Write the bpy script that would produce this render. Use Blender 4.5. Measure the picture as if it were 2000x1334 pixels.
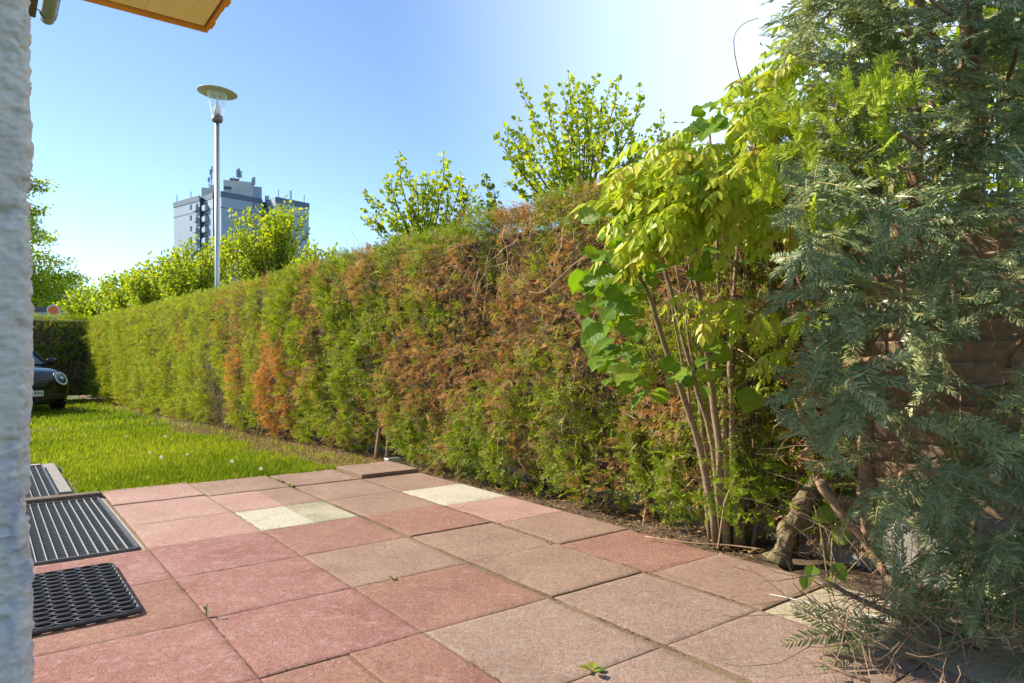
import bpy, math, random
import numpy as np
from mathutils import Vector
R = math.radians
random.seed(7)
rng = np.random.default_rng(7)
for o in list(bpy.data.objects):
    bpy.data.objects.remove(o)
scene = bpy.context.scene
C = scene.collection

# ------------------------------------------------------------------ camera, sky, sun, exposure
F, HY = 1361.0, 692.0            # focal length and horizon of the 2000 px wide photograph
cam_d = bpy.data.cameras.new('camera')
cam = bpy.data.objects.new('camera', cam_d)
C.objects.link(cam)
cam.location = (0, 0, 1.0)
cam.rotation_euler = (R(90), 0, 0)
cam_d.sensor_width = 36
cam_d.lens = 36 * F / 2000
cam_d.shift_y = 25 / 2000
cam_d.clip_start = 0.02
cam_d.clip_end = 5000
scene.camera = cam
SUN_AZ, SUN_EL = R(-76), R(34)    # azimuth from +Y, clockwise
world = bpy.data.worlds.new('World')
scene.world = world
world.use_nodes = True
wn, wl = world.node_tree.nodes, world.node_tree.links
wn.clear()
sky = wn.new('ShaderNodeTexSky')
sky.sky_type = 'NISHITA'
sky.sun_disc = False
sky.sun_elevation = SUN_EL
sky.sun_rotation = SUN_AZ
sky.air_density = 0.8
sky.dust_density = 0.0
sky.ozone_density = 2.4
bg = wn.new('ShaderNodeBackground')
bg.inputs['Strength'].default_value = 0.115
tc = wn.new('ShaderNodeTexCoord')
dot = wn.new('ShaderNodeVectorMath'); dot.operation = 'DOT_PRODUCT'
GA, GE = R(48), R(30)
dot.inputs[1].default_value = (math.sin(GA) * math.cos(GE), math.cos(GA) * math.cos(GE), math.sin(GE))
wl.new(tc.outputs['Generated'], dot.inputs[0])
mr = wn.new('ShaderNodeMapRange'); mr.interpolation_type = 'SMOOTHSTEP'
mr.inputs['From Min'].default_value = 0.60
mr.inputs['From Max'].default_value = 1.0
mr.inputs['To Max'].default_value = 4.0
wl.new(dot.outputs['Value'], mr.inputs['Value'])
mixs = wn.new('ShaderNodeMix'); mixs.data_type = 'RGBA'; mixs.blend_type = 'ADD'
mixs.inputs['Factor'].default_value = 1.0
sc = wn.new('ShaderNodeMix'); sc.data_type = 'RGBA'; sc.blend_type = 'MULTIPLY'
sc.inputs['Factor'].default_value = 1.0
sc.inputs['A'].default_value = (0.90, 0.98, 1.0, 1)
wl.new(mr.outputs['Result'], sc.inputs['B'])
wl.new(sky.outputs['Color'], mixs.inputs['A'])
wl.new(sc.outputs['Result'], mixs.inputs['B'])
wl.new(mixs.outputs['Result'], bg.inputs['Color'])
wo = wn.new('ShaderNodeOutputWorld')
wl.new(bg.outputs['Background'], wo.inputs['Surface'])
sd = bpy.data.lights.new('sun', 'SUN')
sd.energy = 4.3
sd.angle = R(0.6)
sd.color = (1.0, 0.90, 0.74)
sun = bpy.data.objects.new('sun', sd)
C.objects.link(sun)
sdir = Vector((math.sin(SUN_AZ) * math.cos(SUN_EL), math.cos(SUN_AZ) * math.cos(SUN_EL), math.sin(SUN_EL)))
sun.rotation_euler = sdir.to_track_quat('Z', 'Y').to_euler()
sun.location = sdir * 60
scene.view_settings.view_transform = 'Standard'
scene.view_settings.look = 'None'
scene.view_settings.gamma = 1
scene.view_settings.exposure = 1.15
scene.render.engine = 'CYCLES'
scene.cycles.use_adaptive_sampling = True
scene.cycles.adaptive_threshold = 0.02
scene.cycles.max_bounces = 5
scene.cycles.diffuse_bounces = 2
scene.cycles.glossy_bounces = 2
scene.cycles.transmission_bounces = 4
scene.cycles.transparent_max_bounces = 5

# ------------------------------------------------------------------ frames and helpers
TH = R(37.2)
D1 = np.array((-math.sin(TH), math.cos(TH), 0.0))      # along house wall and hedge, away from the camera
D2 = np.array((math.cos(TH), math.sin(TH), 0.0))       # across, from house wall to hedge
UP = np.array((0, 0, 1.0))
def W(s, p, z=0.0):
    return np.array((s * D1[0] + p * D2[0], s * D1[1] + p * D2[1], z))
def P(px, py, Y):                                       # a point seen at a photo position, at distance Y
    return np.array(((px - 1000) / F * Y, Y, 1 + (HY - py) / F * Y))
def lawn_z(s):
    return -0.015 * max(0.0, min(s - 5.9, 9.0))
def vnoise(x, y, seed=0):
    x = np.asarray(x, float); y = np.asarray(y, float)
    xi = np.floor(x).astype(np.int64); yi = np.floor(y).astype(np.int64)
    fx = x - xi; fy = y - yi
    fx = fx * fx * (3 - 2 * fx); fy = fy * fy * (3 - 2 * fy)
    def h(a, b):
        v = (a * 374761393 + b * 668265263 + seed * 982451653) & 0x7fffffff
        v = ((v ^ (v >> 13)) * 1274126177) & 0x7fffffff
        v = v ^ (v >> 16)
        return (v & 0xffff) / 65535.0
    return (h(xi, yi) * (1 - fx) + h(xi + 1, yi) * fx) * (1 - fy) + (h(xi, yi + 1) * (1 - fx) + h(xi + 1, yi + 1) * fx) * fy
def fbm(x, y, seed=0, o=3):
    t = 0; a = 0.5; n = 0
    for i in range(o):
        t = t + a * vnoise(np.asarray(x) * 2 ** i, np.asarray(y) * 2 ** i, seed + i); n += a; a *= 0.5
    return t / n
def unit(v):
    v = np.asarray(v, float)
    return v / np.maximum(np.linalg.norm(v, axis=-1, keepdims=True), 1e-9)

class MB:
    """collects geometry for one mesh"""
    def __init__(s):
        s.v = []; s.f = []; s.t = []; s.n = 0
    def add(s, verts, faces, tint=0.5):
        verts = np.asarray(verts, float).reshape(-1, 3)
        s.v.append(verts)
        for f in faces: s.f.append([i + s.n for i in f])
        s.t.append(np.full(len(verts), tint) if np.isscalar(tint) else np.asarray(tint, float))
        s.n += len(verts)
    def many(s, V, faces, tint):
        """V (N,k,3) copies of one template, tint (N,)"""
        N, k = V.shape[:2]
        s.v.append(V.reshape(-1, 3))
        s.t.append(np.repeat(tint, k) if np.ndim(tint) == 1 else np.asarray(tint).reshape(-1))
        base = np.arange(N) * k + s.n
        for f in faces:
            s.f.append(('arr', base[:, None] + np.array(f)[None, :]))
        s.n += N * k
    def box(s, c, h, ax=(1, 0, 0), ay=(0, 1, 0), az=(0, 0, 1), tint=0.5, bev=0.0):
        c = np.asarray(c, float); ax, ay, az = [np.asarray(a, float) for a in (ax, ay, az)]
        if bev <= 0:
            vs = [c + ax * h[0] * i + ay * h[1] * j + az * h[2] * k for k in (-1, 1) for j in (-1, 1) for i in (-1, 1)]
            s.add(vs, [(0, 2, 3, 1), (4, 5, 7, 6), (0, 1, 5, 4), (2, 6, 7, 3), (0, 4, 6, 2), (1, 3, 7, 5)], tint)
        else:
            b = bev
            def ring(hx, hy, z): return [c + ax * i * hx + ay * j * hy + az * z for i, j in ((-1, -1), (1, -1), (1, 1), (-1, 1))]
            vs = ring(h[0], h[1], -h[2]) + ring(h[0], h[1], h[2] - b) + ring(h[0] - b, h[1] - b, h[2])
            fs = [(3, 2, 1, 0), (8, 9, 10, 11)]
            for k in (0, 4):
                for i in range(4):
                    fs.append((k + i, k + (i + 1) % 4, k + 4 + (i + 1) % 4, k + 4 + i))
            s.add(vs, fs, tint)
    def tube(s, pts, rad, n=6, tint=0.5, cap=True):
        pts = np.asarray(pts, float); m = len(pts)
        rad = np.full(m, rad) if np.isscalar(rad) else np.asarray(rad, float)
        tg = unit(np.gradient(pts, axis=0))
        ref = np.array((0.31, 0.12, 0.94)) if abs(tg[0][2]) < 0.9 else np.array((1.0, 0.1, 0))
        a = unit(np.cross(tg, ref)); b = np.cross(tg, a)
        ang = np.arange(n) * 2 * math.pi / n
        V = pts[:, None] + rad[:, None, None] * (np.cos(ang)[None, :, None] * a[:, None] + np.sin(ang)[None, :, None] * b[:, None])
        fs = [(i * n + j, i * n + (j + 1) % n, (i + 1) * n + (j + 1) % n, (i + 1) * n + j) for i in range(m - 1) for j in range(n)]
        if cap: fs += [tuple(range(n))[::-1], tuple((m - 1) * n + j for j in range(n))]
        s.add(V.reshape(-1, 3), fs, tint)
    def lathe(s, prof, c, n=16, ax=(1, 0, 0), ay=(0, 1, 0), az=(0, 0, 1), tint=0.5):
        c = np.asarray(c, float); ax, ay, az = [np.asarray(q, float) for q in (ax, ay, az)]
        vs = []
        for r, z in prof:
            for j in range(n):
                t = 2 * math.pi * j / n
                vs.append(c + (ax * math.cos(t) + ay * math.sin(t)) * r + az * z)
        m = len(prof)
        s.add(vs, [(i * n + j, i * n + (j + 1) % n, (i + 1) * n + (j + 1) % n, (i + 1) * n + j) for i in range(m - 1) for j in range(n)], tint)
    def grid(s, V, tint=0.5, closed=False):
        V = np.asarray(V, float); a, b = V.shape[:2]
        i, j = np.meshgrid(np.arange(a - 1), np.arange(b - 1 if not closed else b), indexing='ij')
        q = np.stack([i * b + j, (i + 1) * b + j, (i + 1) * b + (j + 1) % b, i * b + (j + 1) % b], -1).reshape(-1, 4) + s.n
        s.f.append(('arr', q))
        s.v.append(V.reshape(-1, 3))
        s.t.append(np.full(a * b, tint) if np.isscalar(tint) else np.asarray(tint, float).reshape(-1))
        s.n += a * b
    def mesh(s, name, mat, off=(0, 0, 0), smooth=False):
        v = np.concatenate(s.v) - np.asarray(off, float)
        loops = []; sizes = []
        for f in s.f:
            if isinstance(f, tuple) and len(f) == 2 and isinstance(f[0], str):
                loops.append(f[1].reshape(-1)); sizes.append(np.full(len(f[1]), f[1].shape[1]))
            else:
                loops.append(np.asarray(f)); sizes.append(np.array([len(f)]))
        loops = np.concatenate(loops).astype(np.int32); sizes = np.concatenate(sizes).astype(np.int32)
        me = bpy.data.meshes.new(name)
        me.vertices.add(len(v)); me.vertices.foreach_set('co', v.astype(np.float32).ravel())
        me.loops.add(len(loops)); me.loops.foreach_set('vertex_index', loops)
        me.polygons.add(len(sizes))
        st = np.concatenate([[0], np.cumsum(sizes)[:-1]]).astype(np.int32)
        me.polygons.foreach_set('loop_start', st); me.polygons.foreach_set('loop_total', sizes)
        me.polygons.foreach_set('use_smooth', np.full(len(sizes), smooth))
        at = me.attributes.new('tint', 'FLOAT', 'POINT')
        at.data.foreach_set('value', np.concatenate(s.t).astype(np.float32))
        me.update(calc_edges=True)
        me.materials.append(mat)
        return me

def link(name, me, loc=(0, 0, 0), parent=None):
    o = bpy.data.objects.new(name, me)
    C.objects.link(o)
    o.location = loc
    if parent is not None: o.parent = parent
    return o
def tag(o, label, cat, group=None):
    o['label'] = label; o['category'] = cat
    if group: o['group'] = group
    return o
def thing(name, loc, label, cat, group=None):
    o = link(name, None, tuple(loc))
    o.empty_display_size = 0.1
    return tag(o, label, cat, group)
def part(name, mb, mat, root, smooth=False, kind=None, label=None):
    off = np.array(root.location)
    if root.parent is not None: off = off + np.array(root.parent.location)
    o = link(name, mb.mesh(name, mat, off, smooth), (0, 0, 0), root)
    if kind: o['kind'] = kind
    if label: o['label'] = label
    return o
def struct(name, mb, mat, smooth=False, kind='structure'):
    o = link(name, mb.mesh(name, mat, (0, 0, 0), smooth))
    o['kind'] = kind
    return o

# ------------------------------------------------------------------ materials
def new_mat(name):
    m = bpy.data.materials.new(name); m.use_nodes = True
    nt = m.node_tree
    return m, nt, nt.nodes['Principled BSDF'], nt.nodes['Material Output']
def ramp(nt, stops, src=None):
    r = nt.nodes.new('ShaderNodeValToRGB')
    e = r.color_ramp.elements
    while len(e) < len(stops): e.new(0.5)
    for i, (p, c) in enumerate(stops):
        e[i].position = p; e[i].color = (*c, 1)
    if src: nt.links.new(src, r.inputs['Fac'])
    return r
def noise(nt, scale, detail=4, rough=0.6, dist=0.0, vec=None):
    n = nt.nodes.new('ShaderNodeTexNoise')
    n.inputs['Scale'].default_value = scale; n.inputs['Detail'].default_value = detail
    n.inputs['Roughness'].default_value = rough; n.inputs['Distortion'].default_value = dist
    if vec: nt.links.new(vec, n.inputs['Vector'])
    return n
def objco(nt, sc=(1, 1, 1)):
    t = nt.nodes.new('ShaderNodeTexCoord'); mp = nt.nodes.new('ShaderNodeMapping')
    mp.inputs['Scale'].default_value = sc
    nt.links.new(t.outputs['Object'], mp.inputs['Vector'])
    return mp.outputs['Vector']
def bump(nt, b, src, strength=0.3, dist=0.01):
    n = nt.nodes.new('ShaderNodeBump'); n.inputs['Strength'].default_value = strength; n.inputs['Distance'].default_value = dist
    nt.links.new(src, n.inputs['Height']); nt.links.new(n.outputs['Normal'], b.inputs['Normal'])
def mixc(nt, fac, a, b, mode='MIX'):
    m = nt.nodes.new('ShaderNodeMix'); m.data_type = 'RGBA'; m.blend_type = mode
    for k, v in (('Factor', fac), ('A', a), ('B', b)):
        if hasattr(v, 'links'): nt.links.new(v, m.inputs[k])
        elif k == 'Factor': m.inputs[k].default_value = v
        else: m.inputs[k].default_value = (*v, 1)
    return m.outputs['Result']
def simple(name, col, rough=0.6, metal=0.0, var=0.15, scale=20, bmp=0.0, spec=0.5):
    m, nt, b, o = new_mat(name)
    n = noise(nt, scale, 5, 0.65, vec=objco(nt))
    lo = tuple(c * (1 - var) for c in col); hi = tuple(min(1, c * (1 + var)) for c in col)
    r = ramp(nt, [(0.25, lo), (0.75, hi)], n.outputs['Fac'])
    nt.links.new(r.outputs['Color'], b.inputs['Base Color'])
    b.inputs['Roughness'].default_value = rough; b.inputs['Metallic'].default_value = metal
    b.inputs['Specular IOR Level'].default_value = spec
    if bmp: bump(nt, b, n.outputs['Fac'], bmp, 0.01)
    return m
def leaf_mat(name, stops, transl=0.45, rough=0.5, spec=0.4, objrand=0.0, warm=(1.15, 1.1, 0.55)):
    m, nt, b, o = new_mat(name)
    a = nt.nodes.new('ShaderNodeAttribute'); a.attribute_name = 'tint'
    src = a.outputs['Fac']
    if objrand:
        oi = nt.nodes.new('ShaderNodeObjectInfo')
        ma = nt.nodes.new('ShaderNodeMath'); ma.operation = 'MULTIPLY_ADD'
        nt.links.new(oi.outputs['Random'], ma.inputs[0]); ma.inputs[1].default_value = objrand
        nt.links.new(src, ma.inputs[2]); src = ma.outputs[0]
    r = ramp(nt, stops, src)
    nt.links.new(r.outputs['Color'], b.inputs['Base Color'])
    b.inputs['Roughness'].default_value = rough; b.inputs['Specular IOR Level'].default_value = spec
    sh = b.outputs['BSDF']
    if spec < 0.31:
        df = nt.nodes.new('ShaderNodeBsdfDiffuse'); nt.links.new(r.outputs['Color'], df.inputs['Color']); sh = df.outputs['BSDF']
    tr = nt.nodes.new('ShaderNodeBsdfTranslucent')
    tcx = mixc(nt, 1.0, r.outputs['Color'], warm, 'MULTIPLY')
    nt.links.new(tcx, tr.inputs['Color'])
    mx = nt.nodes.new('ShaderNodeMixShader'); mx.inputs['Fac'].default_value = transl
    nt.links.new(sh, mx.inputs[1]); nt.links.new(tr.outputs['BSDF'], mx.inputs[2])
    nt.links.new(mx.outputs['Shader'], o.inputs['Surface'])
    return m
M = {}
M['bark'] = simple('bark', (0.16, 0.11, 0.07), 0.9, var=0.5, scale=35, bmp=0.8)
M['bark_pale'] = simple('bark_pale', (0.26, 0.19, 0.115), 0.85, var=0.35, scale=40, bmp=0.6)
M['bark_yew'] = simple('bark_yew', (0.26, 0.165, 0.09), 0.9, var=0.55, scale=28, bmp=1.0)
M['bark_rough'] = simple('bark_rough', (0.19, 0.145, 0.075), 0.95, var=0.6, scale=30, bmp=1.0)
M['twig'] = simple('twig', (0.36, 0.25, 0.15), 0.85, var=0.35, scale=30)
M['cut_wood'] = simple('cut_wood', (0.42, 0.28, 0.15), 0.8, var=0.25, scale=50)
M['soil'] = simple('soil', (0.10, 0.068, 0.04), 0.95, var=0.5, scale=14, bmp=0.8)
M['litter'] = leaf_mat('litter', [(0, (0.12, 0.07, 0.03)), (0.5, (0.28, 0.16, 0.07)), (1, (0.42, 0.29, 0.15))], 0.15, 0.8, 0.2)
M['concrete'] = simple('concrete', (0.36, 0.31, 0.24), 0.9, var=0.25, scale=25, bmp=0.4)
M['concrete_grey'] = simple('concrete_grey', (0.26, 0.245, 0.22), 0.9, var=0.25, scale=18, bmp=0.4)
M['steel'] = simple('galvanised_steel', (0.50, 0.50, 0.48), 0.42, 0.8, var=0.12, scale=30)
M['grate_steel'] = simple('grate_steel', (0.46, 0.46, 0.44), 0.5, 0.35, var=0.15, scale=60)
M['rod_steel'] = simple('rod_steel', (0.13, 0.135, 0.14), 0.5, 0.4, var=0.2, scale=60)
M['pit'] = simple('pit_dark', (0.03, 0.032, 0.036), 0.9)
M['rubber'] = simple('rubber', (0.022, 0.022, 0.024), 0.55, var=0.35, scale=60, spec=0.5)
M['old_wood'] = simple('old_wood', (0.13, 0.09, 0.055), 0.9, var=0.4, scale=30, bmp=0.6)
M['white_paint'] = simple('white_paint', (0.75, 0.74, 0.70), 0.8, var=0.1)
M['hedge_core'] = simple('hedge_core', (0.085, 0.058, 0.03), 1.0, var=0.7, scale=30, bmp=1.0)

def slab_mat(name, c1, c2, bloom, bl_amt, pit=0.25):
    """coloured concrete paving: faded pigment, pale bloom, sand grain"""
    m, nt, b, o = new_mat(name)
    t = nt.nodes.new('ShaderNodeNewGeometry'); v = t.outputs['Position']
    n1 = noise(nt, 2.6, 6, 0.62, 0.4, v); n2 = noise(nt, 16.0, 9, 0.8, 0.3, v); n3 = noise(nt, 130, 4, 0.8, 0, v)
    n4 = noise(nt, 45, 5, 0.7, 0.2, v)
    at = nt.nodes.new('ShaderNodeAttribute'); at.attribute_name = 'tint'
    r1 = ramp(nt, [(0.32, c1), (0.7, c2)], n1.outputs['Fac'])
    r2 = ramp(nt, [(0.50, (0, 0, 0)), (0.72, (bl_amt,) * 3)], n2.outputs['Fac'])
    c = mixc(nt, r2.outputs['Color'], r1.outputs['Color'], bloom)
    r3 = ramp(nt, [(0.30, (0.36, 0.36, 0.38)), (0.5, (1, 1, 1)), (0.72, (1.5, 1.46, 1.4))], n3.outputs['Fac'])
    c = mixc(nt, 0.75, c, r3.outputs['Color'], 'MULTIPLY')
    r4 = ramp(nt, [(0.30, (0.62, 0.57, 0.50)), (0.58, (1.08, 1.08, 1.08))], n4.outputs['Fac'])
    c = mixc(nt, 0.7, c, r4.outputs['Color'], 'MULTIPLY')
    n5 = noise(nt, 5.5, 8, 0.75, 1.2, v)
    r5 = ramp(nt, [(0.56, (1, 1, 1)), (0.70, (0.70, 0.64, 0.55))], n5.outputs['Fac'])
    c = mixc(nt, 0.8, c, r5.outputs['Color'], 'MULTIPLY')
    # grime that gathers towards the worn rims of a slab
    e = ramp(nt, [(0.0, (0, 0, 0)), (1.0, (0.55, 0.55, 0.55))], at.outputs['Fac'])
    c = mixc(nt, e.outputs['Color'], c, (0.16, 0.11, 0.07))
    nt.links.new(c, b.inputs['Base Color'])
    b.inputs['Roughness'].default_value = 0.85; b.inputs['Specular IOR Level'].default_value = 0.3
    ad = nt.nodes.new('ShaderNodeMath'); ad.operation = 'ADD'
    nt.links.new(n4.outputs['Fac'], ad.inputs[0]); nt.links.new(n3.outputs['Fac'], ad.inputs[1])
    bump(nt, b, ad.outputs[0], 0.9, 0.008)
    return m
SL = {
 'red': slab_mat('slab_red', (0.32, 0.14, 0.115), (0.42, 0.225, 0.19), (0.50, 0.37, 0.33), 0.9),
 'redbrown': slab_mat('slab_redbrown', (0.302, 0.150, 0.112), (0.403, 0.222, 0.165), (0.491, 0.348, 0.283), 0.7),
 'pink': slab_mat('slab_pink', (0.441, 0.258, 0.212), (0.529, 0.336, 0.277), (0.580, 0.444, 0.378), 0.6),
 'brown': slab_mat('slab_brown', (0.31, 0.195, 0.145), (0.41, 0.275, 0.205), (0.47, 0.36, 0.28), 0.7),
 'grey': slab_mat('slab_grey', (0.340, 0.228, 0.177), (0.428, 0.300, 0.242), (0.504, 0.402, 0.336), 0.7),
 'white': slab_mat('slab_white', (0.554, 0.516, 0.389), (0.655, 0.612, 0.484), (0.718, 0.672, 0.555), 0.4),
 'mottled': slab_mat('slab_mottled', (0.277, 0.252, 0.142), (0.592, 0.540, 0.401), (0.630, 0.564, 0.448), 0.5),
 'cream': slab_mat('slab_cream', (0.454, 0.384, 0.260), (0.554, 0.468, 0.330), (0.592, 0.516, 0.389), 0.4),
}

# ------------------------------------------------------------------ ground
mb = MB()
mb.add([(-2500, -2500, -0.5), (2500, -2500, -0.5), (2500, 2500, -0.5), (-2500, 2500, -0.5)], [(0, 1, 2, 3)])
M['ground'] = simple('ground_grass', (0.07, 0.095, 0.025), 0.95, var=0.4, scale=0.6)
struct('ground', mb, M['ground'])
def hedge_p(s):
    return 3.15 - (s - 3.3) * 0.055
m, nt, b, o = new_mat('lawn_soil')
nn = noise(nt, 6, 6, 0.7, vec=objco(nt)); n2 = noise(nt, 60, 4, 0.7, vec=objco(nt))
at = nt.nodes.new('ShaderNodeAttribute'); at.attribute_name = 'tint'
g = ramp(nt, [(0.3, (0.08, 0.12, 0.016)), (0.7, (0.15, 0.19, 0.03))], nn.outputs['Fac'])
d = ramp(nt, [(0.3, (0.13, 0.075, 0.035)), (0.7, (0.25, 0.15, 0.07))], n2.outputs['Fac'])
nt.links.new(mixc(nt, at.outputs['Fac'], g.outputs['Color'], d.outputs['Color']), b.inputs['Base Color'])
b.inputs['Roughness'].default_value = 0.95
bump(nt, b, n2.outputs['Fac'], 0.9, 0.02)
M['lawn'] = m
def soilness(s, p):
    """1 where bare earth and litter lie along the hedge foot"""
    e = hedge_p(s) - p
    w = 0.25 + 0.75 * fbm(np.asarray(s) * 1.3, np.asarray(p) * 1.3, 5) - 0.45 * np.clip((np.asarray(s) - 11.0) / 2, 0, 1) - 0.1
    return np.clip((w - e) / 0.22 + 0.5, 0, 1)
mb = MB()
ss = np.concatenate([np.arange(5.78, 12, 0.11), np.arange(12, 25, 0.3)])
for p0, p1, s_lo in ((0.54, 4.6, 5.78), (-9.0, 0.54, 7.85)):
    pp = np.linspace(p0, p1, int((p1 - p0) / 0.13) if p0 > 0 else 30)
    s2 = ss[ss >= s_lo]
    if s_lo > 6: s2 = np.concatenate([[7.85], s2])
    S, Q = np.meshgrid(s2, pp, indexing='ij')
    Z = np.vectorize(lawn_z)(S) - 0.03 + 0.03 * fbm(S * 2, Q * 2, 3) - 0.02
    V = S[..., None] * D1 + Q[..., None] * D2 + Z[..., None] * UP
    mb.grid(V[:, ::-1], soilness(S, Q)[:, ::-1])
struct('lawn', mb, M['lawn'], True)
mb = MB()                                        # earth bed below hedge end, shrubs and fence
S, Q = np.meshgrid(np.arange(-1.8, 5.8, 0.08), np.arange(2.9, 5.2, 0.08), indexing='ij')
Z = -0.065 + 0.055 * fbm(S * 4, Q * 4, 9)
mb.grid((S[..., None] * D1 + Q[..., None] * D2 + Z[..., None] * UP)[:, ::-1])
struct('planting_bed', mb, M['soil'], True)

# ------------------------------------------------------------------ patio
patio_mb = MB()
def bed(s0, s1, p0, p1):
    patio_mb.box(W((s0 + s1) / 2, (p0 + p1) / 2, -0.1295), ((s1 - s0) / 2, (p1 - p0) / 2, 0.122), D1, D2)
bed(-1.6, 3.99, -0.6, 2.93); bed(3.99, 5.72, 0.67, 2.93)
m = simple('joint_sand', (0.20, 0.135, 0.075), 0.95, var=0.4, scale=60, bmp=0.6)
patio = struct('patio', patio_mb, m)
slab_cells = []
def slab(s0, s1, p0, p1, kind, dz=0.0, gap=0.005, tilt=(0, 0), chip=0):
    g = gap * 0.62; rs = random.Random(int(s0 * 977 + p0 * 3331))
    a0, a1, b0, b1 = s0 + g, s1 - g, p0 + g, p1 - g
    n1, n2 = 10, 10
    mb = MB()
    us = np.concatenate([[0, 0.008], np.linspace(0.05, 0.95, n1 - 3), [0.992, 1]])
    A, B = np.meshgrid(us, us, indexing='ij')
    ed = np.minimum(np.minimum(A, 1 - A), np.minimum(B, 1 - B))
    S = a0 + (a1 - a0) * A; Q = b0 + (b1 - b0) * B
    dz = dz * 0.5 if dz < 0.03 else dz
    Z = dz + (A - 0.5) * tilt[0] + (B - 0.5) * tilt[1] + 0.004 * (fbm(S * 7, Q * 7, 21) - 0.5)
    rim = ed < 0.005
    Z = Z - np.where(rim, 0.0025, 0)
    jx = 0.004 * (vnoise(S * 23, Q * 23, 4) - 0.5); jy = 0.004 * (vnoise(S * 23, Q * 23, 8) - 0.5)
    S = S + np.where(rim, jx, 0); Q = Q + np.where(rim, jy, 0)
    tint = np.where(rim, 0.6, np.where(ed < 0.02, 0.10, 0.0)) * (0.5 + 0.7 * fbm(S * 5, Q * 5, 31))
    V = S[..., None] * D1 + Q[..., None] * D2 + Z[..., None] * UP
    mb.grid(V[:, ::-1], tint[:, ::-1])
    k = len(us)
    loop = [V[i, 0] for i in range(k)] + [V[-1, j] for j in range(1, k)] + [V[i, -1] for i in range(k - 2, -1, -1)] + [V[0, j] for j in range(k - 2, 0, -1)]
    top = np.array(loop); bot = top.copy(); bot[:, 2] = dz - 0.045
    n = len(top)
    mb.add(np.concatenate([top, bot]), [(i, (i + 1) % n, n + (i + 1) % n, n + i) for i in range(n)], 0.9)
    o = link('slab', mb.mesh('slab', SL[kind], (0, 0, 0), True), (0, 0, 0), patio)
    return o
PC = [0.68, 1.262, 1.855, 2.425, 2.955]
# left column beside the grate and mat
for s0, s1, k in ((3.39, 3.985, 'red'), (2.79, 3.39, 'redbrown'), (2.19, 2.79, 'red'), (1.59, 2.19, 'red'), (0.99, 1.59, 'red')):
    slab(s0, s1, 0.09, 0.68, k, 0.0, 0.002)
for s0, s1, k in ((2.19, 2.79, 'red'), (1.59, 2.19, 'redbrown'), (0.99, 1.59, 'red')):
    slab(s0, s1, -0.5, 0.09, k, 0.0, 0.003)
col1 = [(5.25, 5.84, 'pink', 0.012), (4.58, 5.25, 'pink', 0), (3.985, 4.58, 'pink', 0), (3.385, 3.985, 'red', 0), (2.79, 3.385, 'red', 0), (2.19, 2.79, 'red', 0.0)]
for i, (s0, s1, k, dz) in enumerate(col1): slab(s0, s1, 0.68, 1.262, k, dz, 0.0035 if i else 0.006)
slab(1.59, 2.19, 0.68, 0.972, 'redbrown', -0.004, 0.006); slab(1.59, 2.19, 0.972, 1.262, 'redbrown', 0.002, 0.005)
slab(0.99, 1.59, 0.68, 1.262, 'redbrown')
slab(5.20, 5.79, 1.262, 1.855, 'brown', 0.008, 0.006)
slab(4.565, 5.20, 1.262, 1.60, 'pink', 0, 0.003); slab(4.565, 5.20, 1.60, 1.85, 'brown', 0, 0.004)
slab(4.0, 4.565, 1.262, 1.585, 'white', 0.001, 0.004); slab(4.0, 4.565, 1.585, 1.845, 'mottled', 0.001, 0.003)
for s0, s1, k in ((3.385, 4.0, 'redbrown'), (2.79, 3.385, 'brown'), (2.19, 2.79, 'redbrown'), (1.59, 2.19, 'grey'), (0.99, 1.59, 'grey')):
    slab(s0, s1, 1.262, 1.845, k, 0.0, 0.004)
for s0, s1, k, dz in ((5.19, 5.75, 'brown', 0.008), (4.565, 5.19, 'brown', -0.004), (3.985, 4.565, 'brown', -0.002), (3.385, 3.985, 'redbrown', 0.004), (2.79, 3.385, 'brown', -0.006), (2.19, 2.79, 'brown', 0.004), (1.59, 2.19, 'grey', -0.004), (0.99, 1.59, 'grey', 0.002)):
    slab(s0, s1, 1.872, 2.42, k, dz, 0.006)
for s0, s1, k, dz in ((5.20, 5.72, 'brown', 0.0301), (4.535, 5.20, 'brown', -0.004), (3.94, 4.535, 'white', 0), (3.33, 3.94, 'pink', 0.002), (2.775, 3.33, 'brown', 0.003), (2.155, 2.775, 'redbrown', -0.004), (1.58, 2.155, 'brown', 0.003), (0.99, 1.58, 'cream', -0.006), (0.39, 0.99, 'cream', -0.006)):
    slab(s0, s1, 2.43, 2.955, k, dz, 0.006)
slab(0.39, 0.99, 1.87, 2.42, 'grey', 0, 0.006); slab(0.39, 0.99, 1.262, 1.845, 'brown', 0, 0.006)
jd = MB(); rgj = np.random.default_rng(12)
jl = [(0, 1.5 + 0.0 * i, 5.7, q) for i, q in enumerate((0.68, 1.262, 1.862, 1.862, 1.862, 2.427, 2.427))] + [(1, 0.7, 2.9, q) for q in (5.2, 4.56, 3.985, 3.385, 2.79, 2.19, 1.59)]
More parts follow.
